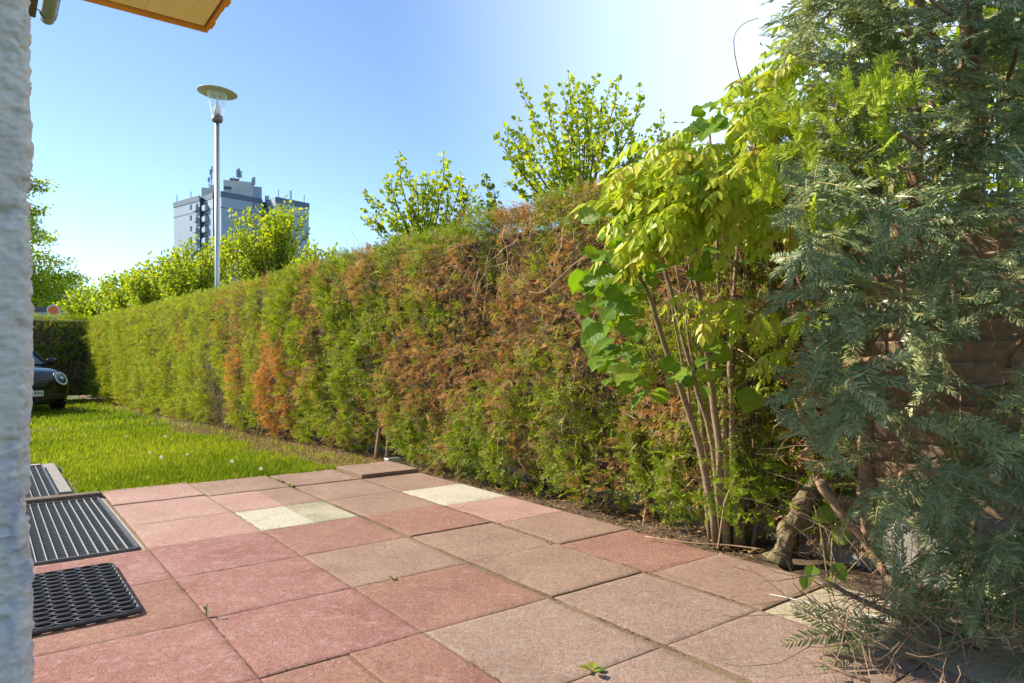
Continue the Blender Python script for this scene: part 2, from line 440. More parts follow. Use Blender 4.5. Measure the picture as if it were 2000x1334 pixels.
for ax_, lo_, hi_, q in jl:
    m_ = 330; a = rgj.uniform(lo_, hi_, m_); a = a[fbm(a * 3, a * 0 + q * 9, 7) > 0.42]; m_ = len(a); w_ = q + rgj.normal(0, 0.004, m_)
    sp_ = (a[:, None] * D1 + w_[:, None] * D2) if ax_ == 0 else (w_[:, None] * D1 + a[:, None] * D2)
    V0 = np.array([(0, 0, 0), (0.5, 0.28, 0.12), (1, 0, 0.0), (0.5, -0.28, 0.12)])
    sz_ = rgj.uniform(0.004, 0.012, m_); an = rgj.uniform(0, 6.28, m_)
    ex = np.stack([np.cos(an), np.sin(an), 0 * an], 1); ey = np.stack([-np.sin(an), np.cos(an), 0 * an], 1)
    Vq = sp_[:, None] + sz_[:, None, None] * ((V0[None, :, 0, None] - 0.5) * ex[:, None] + V0[None, :, 1, None] * ey[:, None] + (V0[None, :, 2, None]) * UP) + UP * rgj.uniform(-0.004, 0.003, m_)[:, None, None]
    jd.many(Vq, [(0, 1, 2, 3)], rgj.uniform(0, 1, m_))
M['joint_bits'] = leaf_mat('joint_bits', [(0, (0.06, 0.075, 0.02)), (0.4, (0.13, 0.085, 0.045)), (1, (0.26, 0.18, 0.10))], 0.1, 0.9, 0.2)
o = link('joint_debris', jd.mesh('joint_debris', M['joint_bits']), (0, 0, 0), patio); o['kind'] = 'stuff'
mb = MB()                                        # chalky white stripe on the cream slabs
st = [W(1.66 - 0.07 * i, 2.60 + 0.022 * i, 0.0045 - (0.006 if i > 1 else 0)) for i in range(10)]
for i in range(9):
    if i in (3, 6): continue
    a, b_ = st[i], st[i + 1]
    w = D2 * 0.006
    mb.add([a - w, b_ - w, b_ + w, a + w], [(0, 1, 2, 3)])
o = link('paint_stripe', mb.mesh('paint_stripe', M['white_paint']), (0, 0, 0), patio)

# ------------------------------------------------------------------ light wells with gratings, mat
def grating(name, label, s0, s1, p0, p1, nb, kerb, pitch):
    root = thing(name, W((s0 + s1) / 2, (p0 + p1) / 2, -0.03), label, 'grating')
    f = MB(); t = 0.006
    for q in (p0, p1): f.box(W((s0 + s1) / 2, q, -0.006), ((s1 - s0) / 2, t, 0.016), D1, D2)
    for s in (s0, s1): f.box(W(s, (p0 + p1) / 2, -0.0075), (t, (p1 - p0) / 2 - t - 0.001, 0.016), D1, D2)
    part('frame', f, M['rod_steel'], root)
    for i in range(1, nb):
        q = p0 + (p1 - p0) * i / nb
        b1 = MB(); b1.box(W((s0 + s1) / 2, q, -0.006), ((s1 - s0) / 2 - t - 0.001, 0.0012, 0.014), D1, D2)
        part('bearing_bar', b1, M['grate_steel'], root)
    r = MB(); n = int((s1 - s0) / pitch)
    for i in range(1, n):
        r.box(W(s0 + (s1 - s0) * i / n, (p0 + p1) / 2, -0.011), (0.003, (p1 - p0) / 2 - t - 0.002, 0.010), D1, D2)
    part('cross_rods', r, M['rod_steel'], root, kind='stuff')
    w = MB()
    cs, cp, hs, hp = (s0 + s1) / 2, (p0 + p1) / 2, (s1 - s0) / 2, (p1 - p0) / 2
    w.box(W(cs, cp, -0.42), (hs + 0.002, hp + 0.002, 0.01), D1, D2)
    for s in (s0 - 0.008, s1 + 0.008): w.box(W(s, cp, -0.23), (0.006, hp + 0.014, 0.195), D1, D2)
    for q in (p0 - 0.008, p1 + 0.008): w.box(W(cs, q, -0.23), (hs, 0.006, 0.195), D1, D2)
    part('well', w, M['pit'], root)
    return root
g1 = grating('light_well_grating', 'large steel grating with long pale bars beside the red slabs', 4.02, 5.60, 0.03, 0.635, 14, True, 0.034)
k = MB(); k.box(W(4.81, 0.658, -0.03), (0.82, 0.014, 0.026), D1, D2, bev=0.006); part('kerb', k, M['concrete'], g1)
k = MB()
k.box(W(5.68, 0.33, -0.02), (0.055, 0.335, 0.05), D1, D2, bev=0.012); part('timber_edging', k, M['old_wood'], g1)
g2 = grating('light_well_grating', 'narrower far grating at the lawn edge beside the house', 5.86, 7.55, -0.02, 0.42, 9, False, 0.03)
k = MB()
k.box(W(6.95, 0.485, -0.047), (0.85, 0.05, 0.03), D1, D2, bev=0.008); part('kerb', k, M['concrete_grey'], g2)
k = MB(); k.box(W(7.70, 0.20, -0.045), (0.12, 0.225, 0.03), D1, D2, bev=0.008); part('kerb', k, M['concrete'], g2)

mat_root = thing('rubber_doormat', W(3.38, 0.2, 0.004), 'black rubber ring doormat lying on the red slabs', 'doormat')
ring = MB(); n = 12
ri = []
for j in range(n):
    t = 2 * math.pi * j / n; c, s_ = math.cos(t), math.sin(t)
    for (ra, rb, z) in ((0.036, 0.0285, 0.004), (0.036, 0.0285, 0.018), (0.028, 0.0205, 0.019), (0.028, 0.0205, 0.004)):
        ri.append(D2 * c * ra + D1 * s_ * rb + UP * z)
ring.add(ri, [(j * 4 + q, j * 4 + (q + 1) % 4, ((j + 1) % n) * 4 + (q + 1) % 4, ((j + 1) % n) * 4 + q) for j in range(n) for q in range(3)])
rme = ring.mesh('ring', M['rubber'], smooth=False)
for i in range(13):
    for j in range(9):
        q = 0.445 - 0.068 * j - 0.0
        s = 3.025 + 0.0585 * i
        o = link('ring', rme, tuple(W(s, q, 0.004) - np.array(mat_root.location)), mat_root)
e = MB()
pts = [W(2.995, -0.15, 0.012), W(2.995, 0.46, 0.012), W(3.003, 0.476, 0.012), W(3.02, 0.483, 0.012), W(3.735, 0.483, 0.012), W(3.755, 0.476, 0.012), W(3.762, 0.46, 0.012), W(3.762, -0.15, 0.012)]
e.tube(pts, 0.0085, 6)
for j in range(8):
    q = 0.445 - 0.068 * j - 0.034
    for i in range(12):
        e.box(W(3.025 + 0.0585 * (i + 0.5), q, 0.010), (0.012, 0.012, 0.006), D1, D2)
part('rim', e, M['rubber'], mat_root)

# ------------------------------------------------------------------ house at the left
m, nt, b, o = new_mat('rough_plaster')
v = objco(nt, (1, 1, 2.2)); n1 = noise(nt, 12, 6, 0.7, 0.5, v); n2 = noise(nt, 160, 4, 0.7, 0, v)
r1 = ramp(nt, [(0.3, (0.62, 0.56, 0.47)), (0.7, (0.85, 0.80, 0.72))], n1.outputs['Fac'])
at = nt.nodes.new('ShaderNodeAttribute'); at.attribute_name = 'tint'
c = mixc(nt, at.outputs['Fac'], r1.outputs['Color'], (0.30, 0.36, 0.52))
nt.links.new(c, b.inputs['Base Color']); b.inputs['Roughness'].default_value = 0.95
bump(nt, b, n2.outputs['Fac'], 0.8, 0.004)
M['plaster'] = m
WS, WP, WE = 1.45, 0.066, 9.0
house = thing('house', W(WS, WP - 0.5, 0), 'white rough plastered house wall at the left edge with yellow canopy', 'house')
mb = MB()
us = np.concatenate([np.arange(-0.30, -0.09, 0.008), np.arange(-0.09, 0.0601, 0.0032)]); zs = np.arange(-0.05, 2.05, 0.0032)
U, Z = np.meshgrid(us, zs, indexing='ij')
rr = 0.02
fa = np.clip((U + rr) / (2 * rr), 0, 1) * math.pi / 2           # rounded arris
Pp = np.where(U < -rr, WP + U, np.where(U > rr, WP - 0, WP - rr + rr * np.sin(fa)))
Pp = np.where(U < -rr, WP + U, Pp)
Ss = np.where(U > rr, WS + U, np.where(U < -rr, WS, WS + rr - rr * np.cos(fa)))
nx = np.sin(fa); ny = -np.cos(fa)
uu = U * 14; zz = Z * 30
dsp = 0.006 * (fbm(uu * 0.9, Z * 14, 41, 3) - 0.5) + 0.011 * (fbm(U * 38, Z * 62, 47, 3) - 0.5) + 0.007 * (fbm(U * 120, Z * 150, 49, 2) - 0.5) + 0.008 * (fbm(U * 3 + 5, Z * 4, 44, 2) - 0.5) - 0.010 * np.clip((fbm(U * 26 + 9, Z * 44, 57, 3) - 0.60) * 7, 0, 1)
Pp = Pp + nx * dsp; Ss = Ss + ny * dsp
tint = np.clip((fbm(U * 30, Z * 26, 51, 3) - 0.50) * 6, 0, 1) * np.clip((0.88 - Z) / 0.06, 0, 1) * np.clip((U + 0.05) / 0.03, 0, 1) * 0.55
mb.grid(Ss[..., None] * D1 + Pp[..., None] * D2 + Z[..., None] * UP, tint)
part('plaster_corner', mb, M['plaster'], house, True)
mb = MB()
mb.box(W(WS + 0.19, WP - 2.37, 1.27), (0.165, 2.35, 1.32), D1, D2)  # house wall shaped as a short wing so its shadow misses the patio
part('wing_wall', mb, M['plaster'], house)
mb = MB()
mb.box(W((WS + WE) / 2 + 0.2, -7.4, 1.45), ((WE - WS) / 2, 2.75, 1.65), D1, D2)  # unseen main wall, set back to keep its shadow off the patio
part('wall', mb, M['plaster'], house)
mb = MB()
RZ = 3.12  # unseen roof, set back with the main wall to leave the patio sunlit
mb.add([W(WS - 0.2, -4.4, RZ), W(WE + 0.4, -4.4, RZ), W(WE + 0.4, -10.4, RZ), W(WS - 0.2, -10.4, RZ), W(WS - 0.2, -7.4, RZ + 1.6), W(WE + 0.4, -7.4, RZ + 1.6)],
       [(3, 2, 1, 0), (0, 1, 5, 4), (2, 3, 4, 5), (1, 2, 5), (3, 0, 4)])
M['rooftile'] = simple('roof_tile', (0.28, 0.13, 0.08), 0.9, var=0.3, scale=8)
part('roof', mb, M['rooftile'], house)
M['gutter'] = simple('gutter_zinc', (0.33, 0.37, 0.31), 0.45, 0.55, var=0.12, scale=12)
# gutter on an invented lean-to roof, kept short so it shades little
mb = MB()
GP, GZ, GE_, GR = 0.272, 2.79, 4.45, 0.036
hr = [(-math.pi) * i / 10 for i in range(11)]
V = np.array([[W(s_, GP + GR * math.cos(a), GZ + GR * math.sin(a)) for a in hr] for s_ in np.linspace(3.74, GE_, 6)])
mb.grid(V)
mb.add([W(GE_, GP + GR * math.cos(a), GZ + GR * math.sin(a)) for a in hr], [tuple(range(11))])
mb.tube([W(3.74, GP + GR, GZ), W(GE_, GP + GR, GZ)], 0.005, 6)
gut = part('gutter', mb, M['gutter'], house, True)
for s_ in (4.37, 4.12, 3.87):
    k = MB(); k.tube([W(s_, GP + (GR + 0.003) * math.cos(a), GZ + (GR + 0.003) * math.sin(a)) for a in hr] + [W(s_, GP - 0.12, GZ - 0.01)], 0.004, 5)
    o = link('bracket', k.mesh('bracket', M['gutter'], house.location), (0, 0, 0), gut)
k = MB(); k.box(W(4.07, -0.05, GZ + 0.0), (0.33, 0.27, 0.014), D1, unit(D2 - UP * 0.08), unit(UP + D2 * 0.08)); part('invented_lean_to', k, M['old_wood'], house)
# canopy over the terrace
CS, CP, CZ = 3.69, 0.885, 2.60
M['yellow'] = simple('yellow_paint', (0.97, 0.80, 0.28), 0.7, var=0.06, scale=3)
M['orange'] = simple('orange_paint', (0.78, 0.32, 0.03), 0.6, var=0.12, scale=10)
can = MB(); can.box(W((CS - 1.2) / 2, (CP + WP) / 2 - 0.01, CZ + 0.085), ((CS + 1.2) / 2 - 0.03, (CP - WP) / 2 - 0.02, 0.045), D1, D2)
canopy = part('canopy', can, M['concrete'], house)
for i in range(3):
    q0 = WP + 0.01 + (CP - WP - 0.025) * i / 3; q1 = WP + 0.01 + (CP - WP - 0.025) * (i + 1) / 3 - 0.0015
    k = MB(); k.box(W((CS - 1.2) / 2, (q0 + q1) / 2, CZ + 0.03), ((CS + 1.2) / 2 - 0.03, (q1 - q0) / 2, 0.008), D1, D2)
    o = link('soffit_board', k.mesh('soffit_board', M['yellow'], house.location), (0, 0, 0), canopy)
for k_, bx in (('fascia', (W(CS, (CP + WP) / 2, CZ + 0.072), (0.007, (CP - WP) / 2 + 0.007, 0.066))), ('fascia', (W((CS - 1.2) / 2 - 0.015, CP, CZ + 0.072), ((CS + 1.2) / 2 - 0.002, 0.007, 0.0662)))):
    k = MB(); k.box(bx[0], bx[1], D1, D2)
    o = link('fascia', k.mesh('fascia', M['orange'], house.location), (0, 0, 0), canopy)
k = MB()
for i in range(14):
    k.box(W(CS - 0.05 - 0.09 * i - 0.02 * random.random(), CP + 0.0155, CZ + 0.05 + 0.03 * random.random()), (0.03 + 0.012 * random.random(), 0.0075, 0.035), D1, D2)
o = link('drip_edge', k.mesh('drip_edge', M['orange'], house.location), (0, 0, 0), canopy)

# ------------------------------------------------------------------ foliage templates
def frond_template(nb, wide=0.5, lw=0.02, sub=0):
    """flat fan of scale-leaf branchlets, length 1 along +x, in the xy plane with a slight droop"""
    vs, fs = [], []
    def lens(a, d, L, w):
        nrm = np.array((-d[1], d[0]))
        k = len(vs); tw_ = random.uniform(-0.9, 0.9) * w * 1.5; zo = random.uniform(-0.05, 0.05)
        for q, o_ in ((a, 0), (a + d * L * 0.5 + nrm * w, tw_), (a + d * L, zo), (a + d * L * 0.5 - nrm * w, -tw_)):
            vs.append((q[0], q[1], -0.22 * q[0] ** 2 + 0.16 * abs(q[1]) + o_))
        fs.append((k, k + 1, k + 2, k + 3))
    lens(np.array((0, 0.)), np.array((1., 0)), 1.0, 0.016)
    for i in range(nb):
        x = 0.08 + 0.80 * i / nb
        for sg in (-1, 1):
            L = (0.50 - 0.36 * abs(x - 0.35)) * wide * 1.3 * random.uniform(0.7, 1.2)
            a = R(random.uniform(34, 58)); d = np.array((math.cos(a), sg * math.sin(a)))
            o_ = np.array((x + (0.04 if sg > 0 else 0), 0))
            lens(o_, d, L, lw)
            for k in range(sub):
                b_ = a * sg + random.choice((-1, 1)) * R(random.uniform(28, 48))
                lens(o_ + d * L * (0.35 + 0.3 * k), np.array((math.cos(b_), math.sin(b_))), L * 0.5, lw * 0.9)
    return np.array(vs), fs
def place(mb, tmpl, pos, axis, nrm, size, tint):
    V, fs = tmpl
    ax = unit(axis); nz = unit(nrm - (nrm * ax).sum(1, keepdims=True) * ax); ay = np.cross(nz, ax)
    out = pos[:, None] + size[:, None, None] * (V[None, :, 0, None] * ax[:, None] + V[None, :, 1, None] * ay[:, None] + V[None, :, 2, None] * nz[:, None])
    jit = rng.normal(0, 0.035, (len(tint), len(V) // 4 if len(V) > 20 else 1))
    jit = np.repeat(jit, 4, 1) if len(V) > 20 and len(V) % 4 == 0 else np.zeros((len(tint), len(V)))
    mb.many(out, fs, np.clip(tint[:, None] + jit, 0, 1))
FR_A = [frond_template(5, 0.6, 0.026, 1) for _ in range(5)]
FR_B = [frond_template(4, 0.65, 0.030) for _ in range(4)]
HSTOPS = [(0.0, (0.075, 0.14, 0.014)), (0.22, (0.19, 0.31, 0.022)), (0.40, (0.40, 0.47, 0.035)), (0.50, (0.34, 0.40, 0.16)),
          (0.60, (0.33, 0.225, 0.115)), (0.78, (0.44, 0.28, 0.135)), (0.92, (0.70, 0.31, 0.065)), (1.0, (0.60, 0.46, 0.29))]
M['thuja'] = leaf_mat('thuja', HSTOPS, 0.35, 0.6, 0.25, warm=(1.3, 1.15, 0.6))

def hedge(name, label, frame, nout, length, H, zfun, dead, densf, sizef, tmplf, thick=0.85, seed=1, lowgap=None, disp=None):
    """frame(u, d, z) -> world, d metres outwards from the trimmed face"""
    rg = np.random.default_rng(seed)
    root = thing(name, frame(length * 0.5, -thick / 2, zfun(length * 0.5)), label, 'hedge')
    nout = np.asarray(nout, float); along = unit(frame(1, 0, 0) - frame(0, 0, 0))
    FRM = np.frompyfunc(lambda u, d, z: 0, 3, 1)
    def fr(u, d, z):
        return np.array([frame(a, b_, c_) for a, b_, c_ in zip(np.ravel(u), np.ravel(d), np.ravel(z))]).reshape(np.shape(u) + (3,))
    # woody core
    nu = int(length / 0.16)
    prof = [(-0.25, 0.10), (-0.20, 0.4), (-0.17, 0.8), (-0.16, 1.2), (-0.16, 1.6), (-0.17, H - 0.12), (-0.30, H - 0.07), (-thick + 0.22, H - 0.07), (-thick + 0.12, H - 0.2), (-thick + 0.12, 0.1)]
    us = np.linspace(0.05, length - 0.05, nu)
    Uu = np.repeat(us[:, None], len(prof), 1); Dd = np.repeat(np.array([q[0] for q in prof])[None], nu, 0); Zz = np.repeat(np.array([q[1] for q in prof])[None], nu, 0)
    Dd = Dd + 0.10 * (fbm(Uu * 3, Zz * 3 + Dd * 4, seed + 3) - 0.6); Zz = Zz + np.vectorize(zfun)(Uu)
    mb = MB(); mb.grid(fr(Uu, Dd, Zz))
    Vc = fr(Uu, Dd, Zz)
    for e_ in (0, nu - 1): mb.add(Vc[e_], [tuple(range(len(prof)))], 0.5)
    part('inner_branches', mb, M['hedge_core'], root, True)
    eb = MB()
    for e_, sg in ((0.03, -1), (length - 0.03, 1)):
        n = 900; dq = rg.uniform(-thick + 0.05, 0.02, n); zq = rg.uniform(0.05, H, n)
        pq = fr(np.full(n, e_) + sg * rg.uniform(-0.12, 0.05, n), dq, zq + zfun(e_))
        place(eb, FR_A[0], pq, along[None] * sg * 0.7 + UP[None] * 0.4 + rg.normal(0, 0.4, (n, 3)), rg.normal(0, 0.6, (n, 3)) + along[None] * sg * 0.5 + UP[None] * 0.4, rg.uniform(0.07, 0.12, n), np.where(rg.uniform(0, 1, n) < 0.25, rg.uniform(0.58, 0.8, n), np.clip(rg.normal(0.24, 0.08, n), 0, 0.45)))
    part('end_foliage', eb, M['thuja'], root, kind='stuff')
    # foliage
    mb = MB()
    zones = []
    L0 = 0.0
    while L0 < length:
        L1 = min(L0 + 0.5, length); zones.append((L0, L1)); L0 = L1
    tw = MB()
    for (a, b_) in zones:
        um = (a + b_) / 2
        n = int(densf(um) * (b_ - a) * (H + 0.45))
        u = rg.uniform(a, b_, n); q = rg.uniform(0, H + 0.45, n)
        Hn = H + (0.07 if um < 3.2 and length > 10 else 0.0)
        z = np.minimum(q, Hn - 0.01); over = np.maximum(q - Hn, 0)
        d = -over / 0.45 * thick
        z0 = np.array([zfun(x) for x in u])
        dd = disp(u, z)
        d = d + np.where(over > 0, 0.0, dd) - np.clip((0.18 - z) / 0.18, 0, 1) * 0.12 - np.clip((z - H + 0.10) / 0.10, 0, 1) * 0.05 * (over <= 0)
        z = z + np.where(over > 0, 0.05 * (fbm(u * 4, d * 4, seed + 9) - 0.5), 0)
        depth = rg.uniform(0, 1, n) ** 1.8 * 0.15
        d = d - np.where(over > 0, 0, depth); z = z - np.where(over > 0, depth * 0.5, 0)
        t, keep = dead(u, z, rg)
        if lowgap is not None: keep &= ~lowgap(u, z, rg)
        keep &= rg.uniform(0, 1, n) < np.clip(0.35 + z / 0.25, 0, 1)
        u, z, d, z0, t, over = [x[keep] for x in (u, z, d, z0, t, over)]
        n = len(u)
        if n == 0: continue
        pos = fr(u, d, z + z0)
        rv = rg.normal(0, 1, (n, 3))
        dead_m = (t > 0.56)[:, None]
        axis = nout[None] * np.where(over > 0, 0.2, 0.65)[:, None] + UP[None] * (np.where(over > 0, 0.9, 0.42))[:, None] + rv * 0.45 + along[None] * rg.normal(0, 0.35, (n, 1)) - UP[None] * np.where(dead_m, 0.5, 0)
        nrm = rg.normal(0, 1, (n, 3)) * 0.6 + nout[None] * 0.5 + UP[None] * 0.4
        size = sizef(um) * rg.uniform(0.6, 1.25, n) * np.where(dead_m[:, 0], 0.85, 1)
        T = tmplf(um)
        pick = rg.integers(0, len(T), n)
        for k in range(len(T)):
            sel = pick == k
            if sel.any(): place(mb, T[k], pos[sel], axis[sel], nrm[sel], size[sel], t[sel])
    part('foliage', mb, M['thuja'], root, kind='stuff')
    return root, fr
def gs(u, z, u0, su, z0, sz): return np.exp(-((u - u0) / su) ** 2 - ((z - z0) / sz) ** 2)
# long hedge: u = s - S0
S0 = 1.75
def hframe(u, d, z):
    s = u + S0
    return W(s, hedge_p(s) - d, z)
def hdisp(u, z):
    s = u + S0
    col = 0.055 * np.sin(s * 2 * math.pi / 0.55 + 2.0 * np.sin(s * 0.9)) * np.clip((s - 5) / 4, 0.35, 1)
    lump = 0.24 * (fbm(s * 1.6, z * 1.6, 11, 3) - 0.5) + 0.20 * (fbm(s * 5, z * 4, 13, 2) - 0.5) + 0.08 * (fbm(s * 13, z * 11, 14, 2) - 0.5)
    # plants by the lawn stand a little further out at mid height, thin out at the foot
    belly = 0.05 * np.sin(np.clip(z / 2.05, 0, 1) * math.pi)
    hole = -0.30 * gs(s, z, 10.75, 0.30, 0.28, 0.34) - 0.22 * gs(s, z, 6.15, 0.3, 0.10, 0.25) - 0.12 * gs(s, z, 4.2, 0.25, 1.75, 0.22)
    return col + lump + belly + hole
def hdead(u, z, rg):
    s = u + S0; n = len(s)
    f = fbm(s * 1.7 + 3, z * 1.1, 61, 3); f2 = fbm(s * 4.5, z * 3.0, 67, 2)
    near = np.clip((9.5 - s) / 3.0, 0, 1)
    b = 0.60 * (f - 0.5) + 0.95 * (f2 - 0.5) + 0.04 + near * 0.14 - 0.06 * np.clip((s - 11) / 2, 0, 1)
    org = 0.50 * gs(s, z, 8.5, 0.75, 0.62, 0.62) + 0.42 * gs(s, z, 9.9, 0.45, 0.85, 0.42) + 0.30 * gs(s, z, 9.0, 0.6, 1.5, 0.5) + 0.35 * gs(s, z, 12.3, 0.25, 1.5, 0.35) + 0.25 * gs(s, z, 12.6, 0.4, 1.05, 0.3) + 0.22 * gs(s, z, 10.7, 0.3, 1.6, 0.4)
    tan = 0.16 * gs(s, z, 4.0, 0.9, 1.9, 0.26) + 0.17 * gs(s, z, 4.2, 0.75, 0.85, 0.5) + 0.16 * gs(s, z, 5.5, 0.35, 0.9, 0.55) + 0.10 * gs(s, z, 3.2, 0.4, 1.3, 0.4) + 0.10 * gs(s, z, 7.2, 0.3, 1.2, 0.5) + 0.14 * gs(s, z, 4.7, 0.6, 0.7, 0.45) + 0.15 * gs(s, z, 3.3, 0.5, 0.75, 0.5) + 0.10 * gs(s, z, 5.6, 0.8, 1.6, 0.4) + 0.10 * gs(s, z, 5.0, 0.5, 1.5, 0.3)
    green = 0.20 * gs(s, z, 6.7, 0.7, 0.8, 0.7) + 0.12 * gs(s, z, 3.0, 0.4, 0.3, 0.4)
    b = b + org * 0.9 + tan - green
    r = rg.uniform(0, 1, n)
    isdead = r < np.clip(0.5 + (b - 0.27) * 3.4, 0.03, 0.90)
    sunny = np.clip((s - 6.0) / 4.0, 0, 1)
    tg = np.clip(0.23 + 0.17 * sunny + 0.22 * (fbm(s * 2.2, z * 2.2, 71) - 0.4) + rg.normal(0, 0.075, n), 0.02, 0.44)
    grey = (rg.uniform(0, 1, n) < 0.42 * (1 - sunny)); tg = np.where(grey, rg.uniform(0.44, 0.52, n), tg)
    td = np.where(rg.uniform(0, 1, n) < np.clip(org * 2.2 + 0.04, 0, 0.85), rg.uniform(0.78, 0.94, n), rg.uniform(0.58, 0.80, n))
    td = np.where(rg.uniform(0, 1, n) < 0.16 * (1 - sunny), rg.uniform(0.96, 1.0, n), td)
    keep = ~(isdead & (rg.uniform(0, 1, n) < 0.22 * near))
    return np.where(isdead, td, tg), keep
def hgap(u, z, rg):
    s = u + S0
    g = 0.95 * gs(s, z, 10.75, 0.26, 0.22, 0.32) + 0.85 * gs(s, z, 6.15, 0.22, 0.05, 0.20) + 0.6 * gs(s, z, 9.2, 0.25, 0.0, 0.22) + 0.75 * gs(s, z, 4.15, 0.15, 1.78, 0.18) + 0.6 * gs(s, z, 3.55, 0.18, 1.25, 0.18) + 0.6 * gs(s, z, 4.75, 0.2, 0.95, 0.2)
    return rg.uniform(0, 1, len(s)) < g
HL = 18.9
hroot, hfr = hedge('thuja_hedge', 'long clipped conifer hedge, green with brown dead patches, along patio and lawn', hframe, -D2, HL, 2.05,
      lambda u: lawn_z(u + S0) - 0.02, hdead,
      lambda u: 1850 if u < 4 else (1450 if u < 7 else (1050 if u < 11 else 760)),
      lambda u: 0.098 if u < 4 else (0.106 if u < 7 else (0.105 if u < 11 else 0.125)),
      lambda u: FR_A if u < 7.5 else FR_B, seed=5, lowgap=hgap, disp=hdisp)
for i in range(33):                                   # the stems of the hedge plants
    s = 1.95 + 0.56 * i + random.uniform(-0.1, 0.1); d = -0.20 - 0.1 * random.random()
    k = MB(); z0 = lawn_z(s) - 0.06
    pts = [hframe(s - S0 + 0.03 * random.uniform(-1, 1) * j, d - 0.02 * j, z0 + 0.32 * j) for j in range(6)]
    k.tube(pts, [0.034 - 0.004 * j for j in range(6)], 7)
    part('trunk', k, M['bark'], hroot, True)
for i, (s, d) in enumerate(((6.02, -0.06), (6.10, -0.10), (6.20, -0.05), (6.28, -0.08), (9.25, -0.02), (10.55, -0.10))):
    k = MB(); z0 = lawn_z(s) - 0.06
    k.tube([hframe(s - S0 + random.uniform(-.03, .03) * j, d - 0.02 * j, z0 + 0.2 * j) for j in range(4)], [0.017, 0.015, 0.013, 0.010], 7)
    part('trunk', k, M['bark_pale'], hroot, True)
tw = MB()                                             # bare twigs on and in the near face
def wander(p, d, L, n, bend, rg=random):
    pts = [np.array(p)]; d = unit(d)
    for i in range(n):
        d = unit(d + np.array([rg.gauss(0, bend) for _ in range(3)]))
        pts.append(pts[-1] + d * L / n)
    return pts
for i in range(800):
    s = 2.0 + 7.5 * random.random() ** 1.3; z = random.uniform(0.1, 2.0)
    d = float(hdisp(np.array([s - S0]), np.array([z]))[0]) - random.uniform(-0.02, 0.10)
    p = hframe(s - S0, d, z + lawn_z(s))
    dr = D1 * random.gauss(0, 0.6) + UP * random.gauss(0.2, 0.7) - D2 * random.uniform(-0.1, 0.5)
    L = random.uniform(0.10, 0.34)
    tw.tube(wander(p, dr, L, 4, 0.28), np.linspace(0.0026, 0.0009, 5), 3, cap=False)
for i in range(70):                                   # dry twigs in the gap by the lawn
    s = random.gauss(10.6, 0.25); z = random.uniform(0.05, 0.55)
    p = hframe(s - S0, -0.12, z + lawn_z(s))
    tw.tube(wander(p, -D2 + UP * random.gauss(-0.2, 0.5) + D1 * random.gauss(-0.3, 0.5), random.uniform(0.2, 0.45), 4, 0.2), np.linspace(0.005, 0.0015, 5), 3, cap=False)
for i in range(110):                                  # tangle under the dead top
    s = random.gauss(4.1, 0.45); z = random.gauss(1.78, 0.16)
    p = hframe(s - S0, random.uniform(-0.16, 0.02), z)
    tw.tube(wander(p, UP * random.gauss(-0.5, 0.6) + D1 * random.gauss(0, 0.7) - D2 * 0.2, random.uniform(0.15, 0.4), 4, 0.25), np.linspace(0.004, 0.0012, 5), 3, cap=False)
part('twigs', tw, M['twig'], hroot, kind='stuff')
# hedge across the far end of the lawn, facing the camera
def h2frame(u, d, z): return W(20.65 - d, 2.75 - u, z)
def h2disp(u, z): return 0.16 * (fbm(u * 1.8, z * 1.8, 81, 3) - 0.5)
def h2dead(u, z, rg):
    n = len(u); f = fbm(u * 1.8, z * 1.6, 83, 3)
    pr = np.clip((f - 0.38) * 2.6 + 0.55 * gs(u, z, 1.2, 1.3, 0.9, 0.55) - 0.25 * (z > 1.6), 0.05, 0.85)
    isd = rg.uniform(0, 1, n) < pr
    t = np.where(isd, np.where(rg.uniform(0, 1, n) < 0.2, rg.uniform(0.96, 1, n), rg.uniform(0.58, 0.84, n)), np.clip(rg.normal(0.26, 0.07, n), 0, 0.42))
    return t, np.ones(n, bool)
hedge('thuja_hedge', 'shaded browning conifer hedge across the far lawn end behind the car', h2frame, -D1, 8.5, 2.08, lambda u: -0.15, h2dead,
      lambda u: 600, lambda u: 0.125, lambda u: FR_B, seed=15, disp=h2disp)

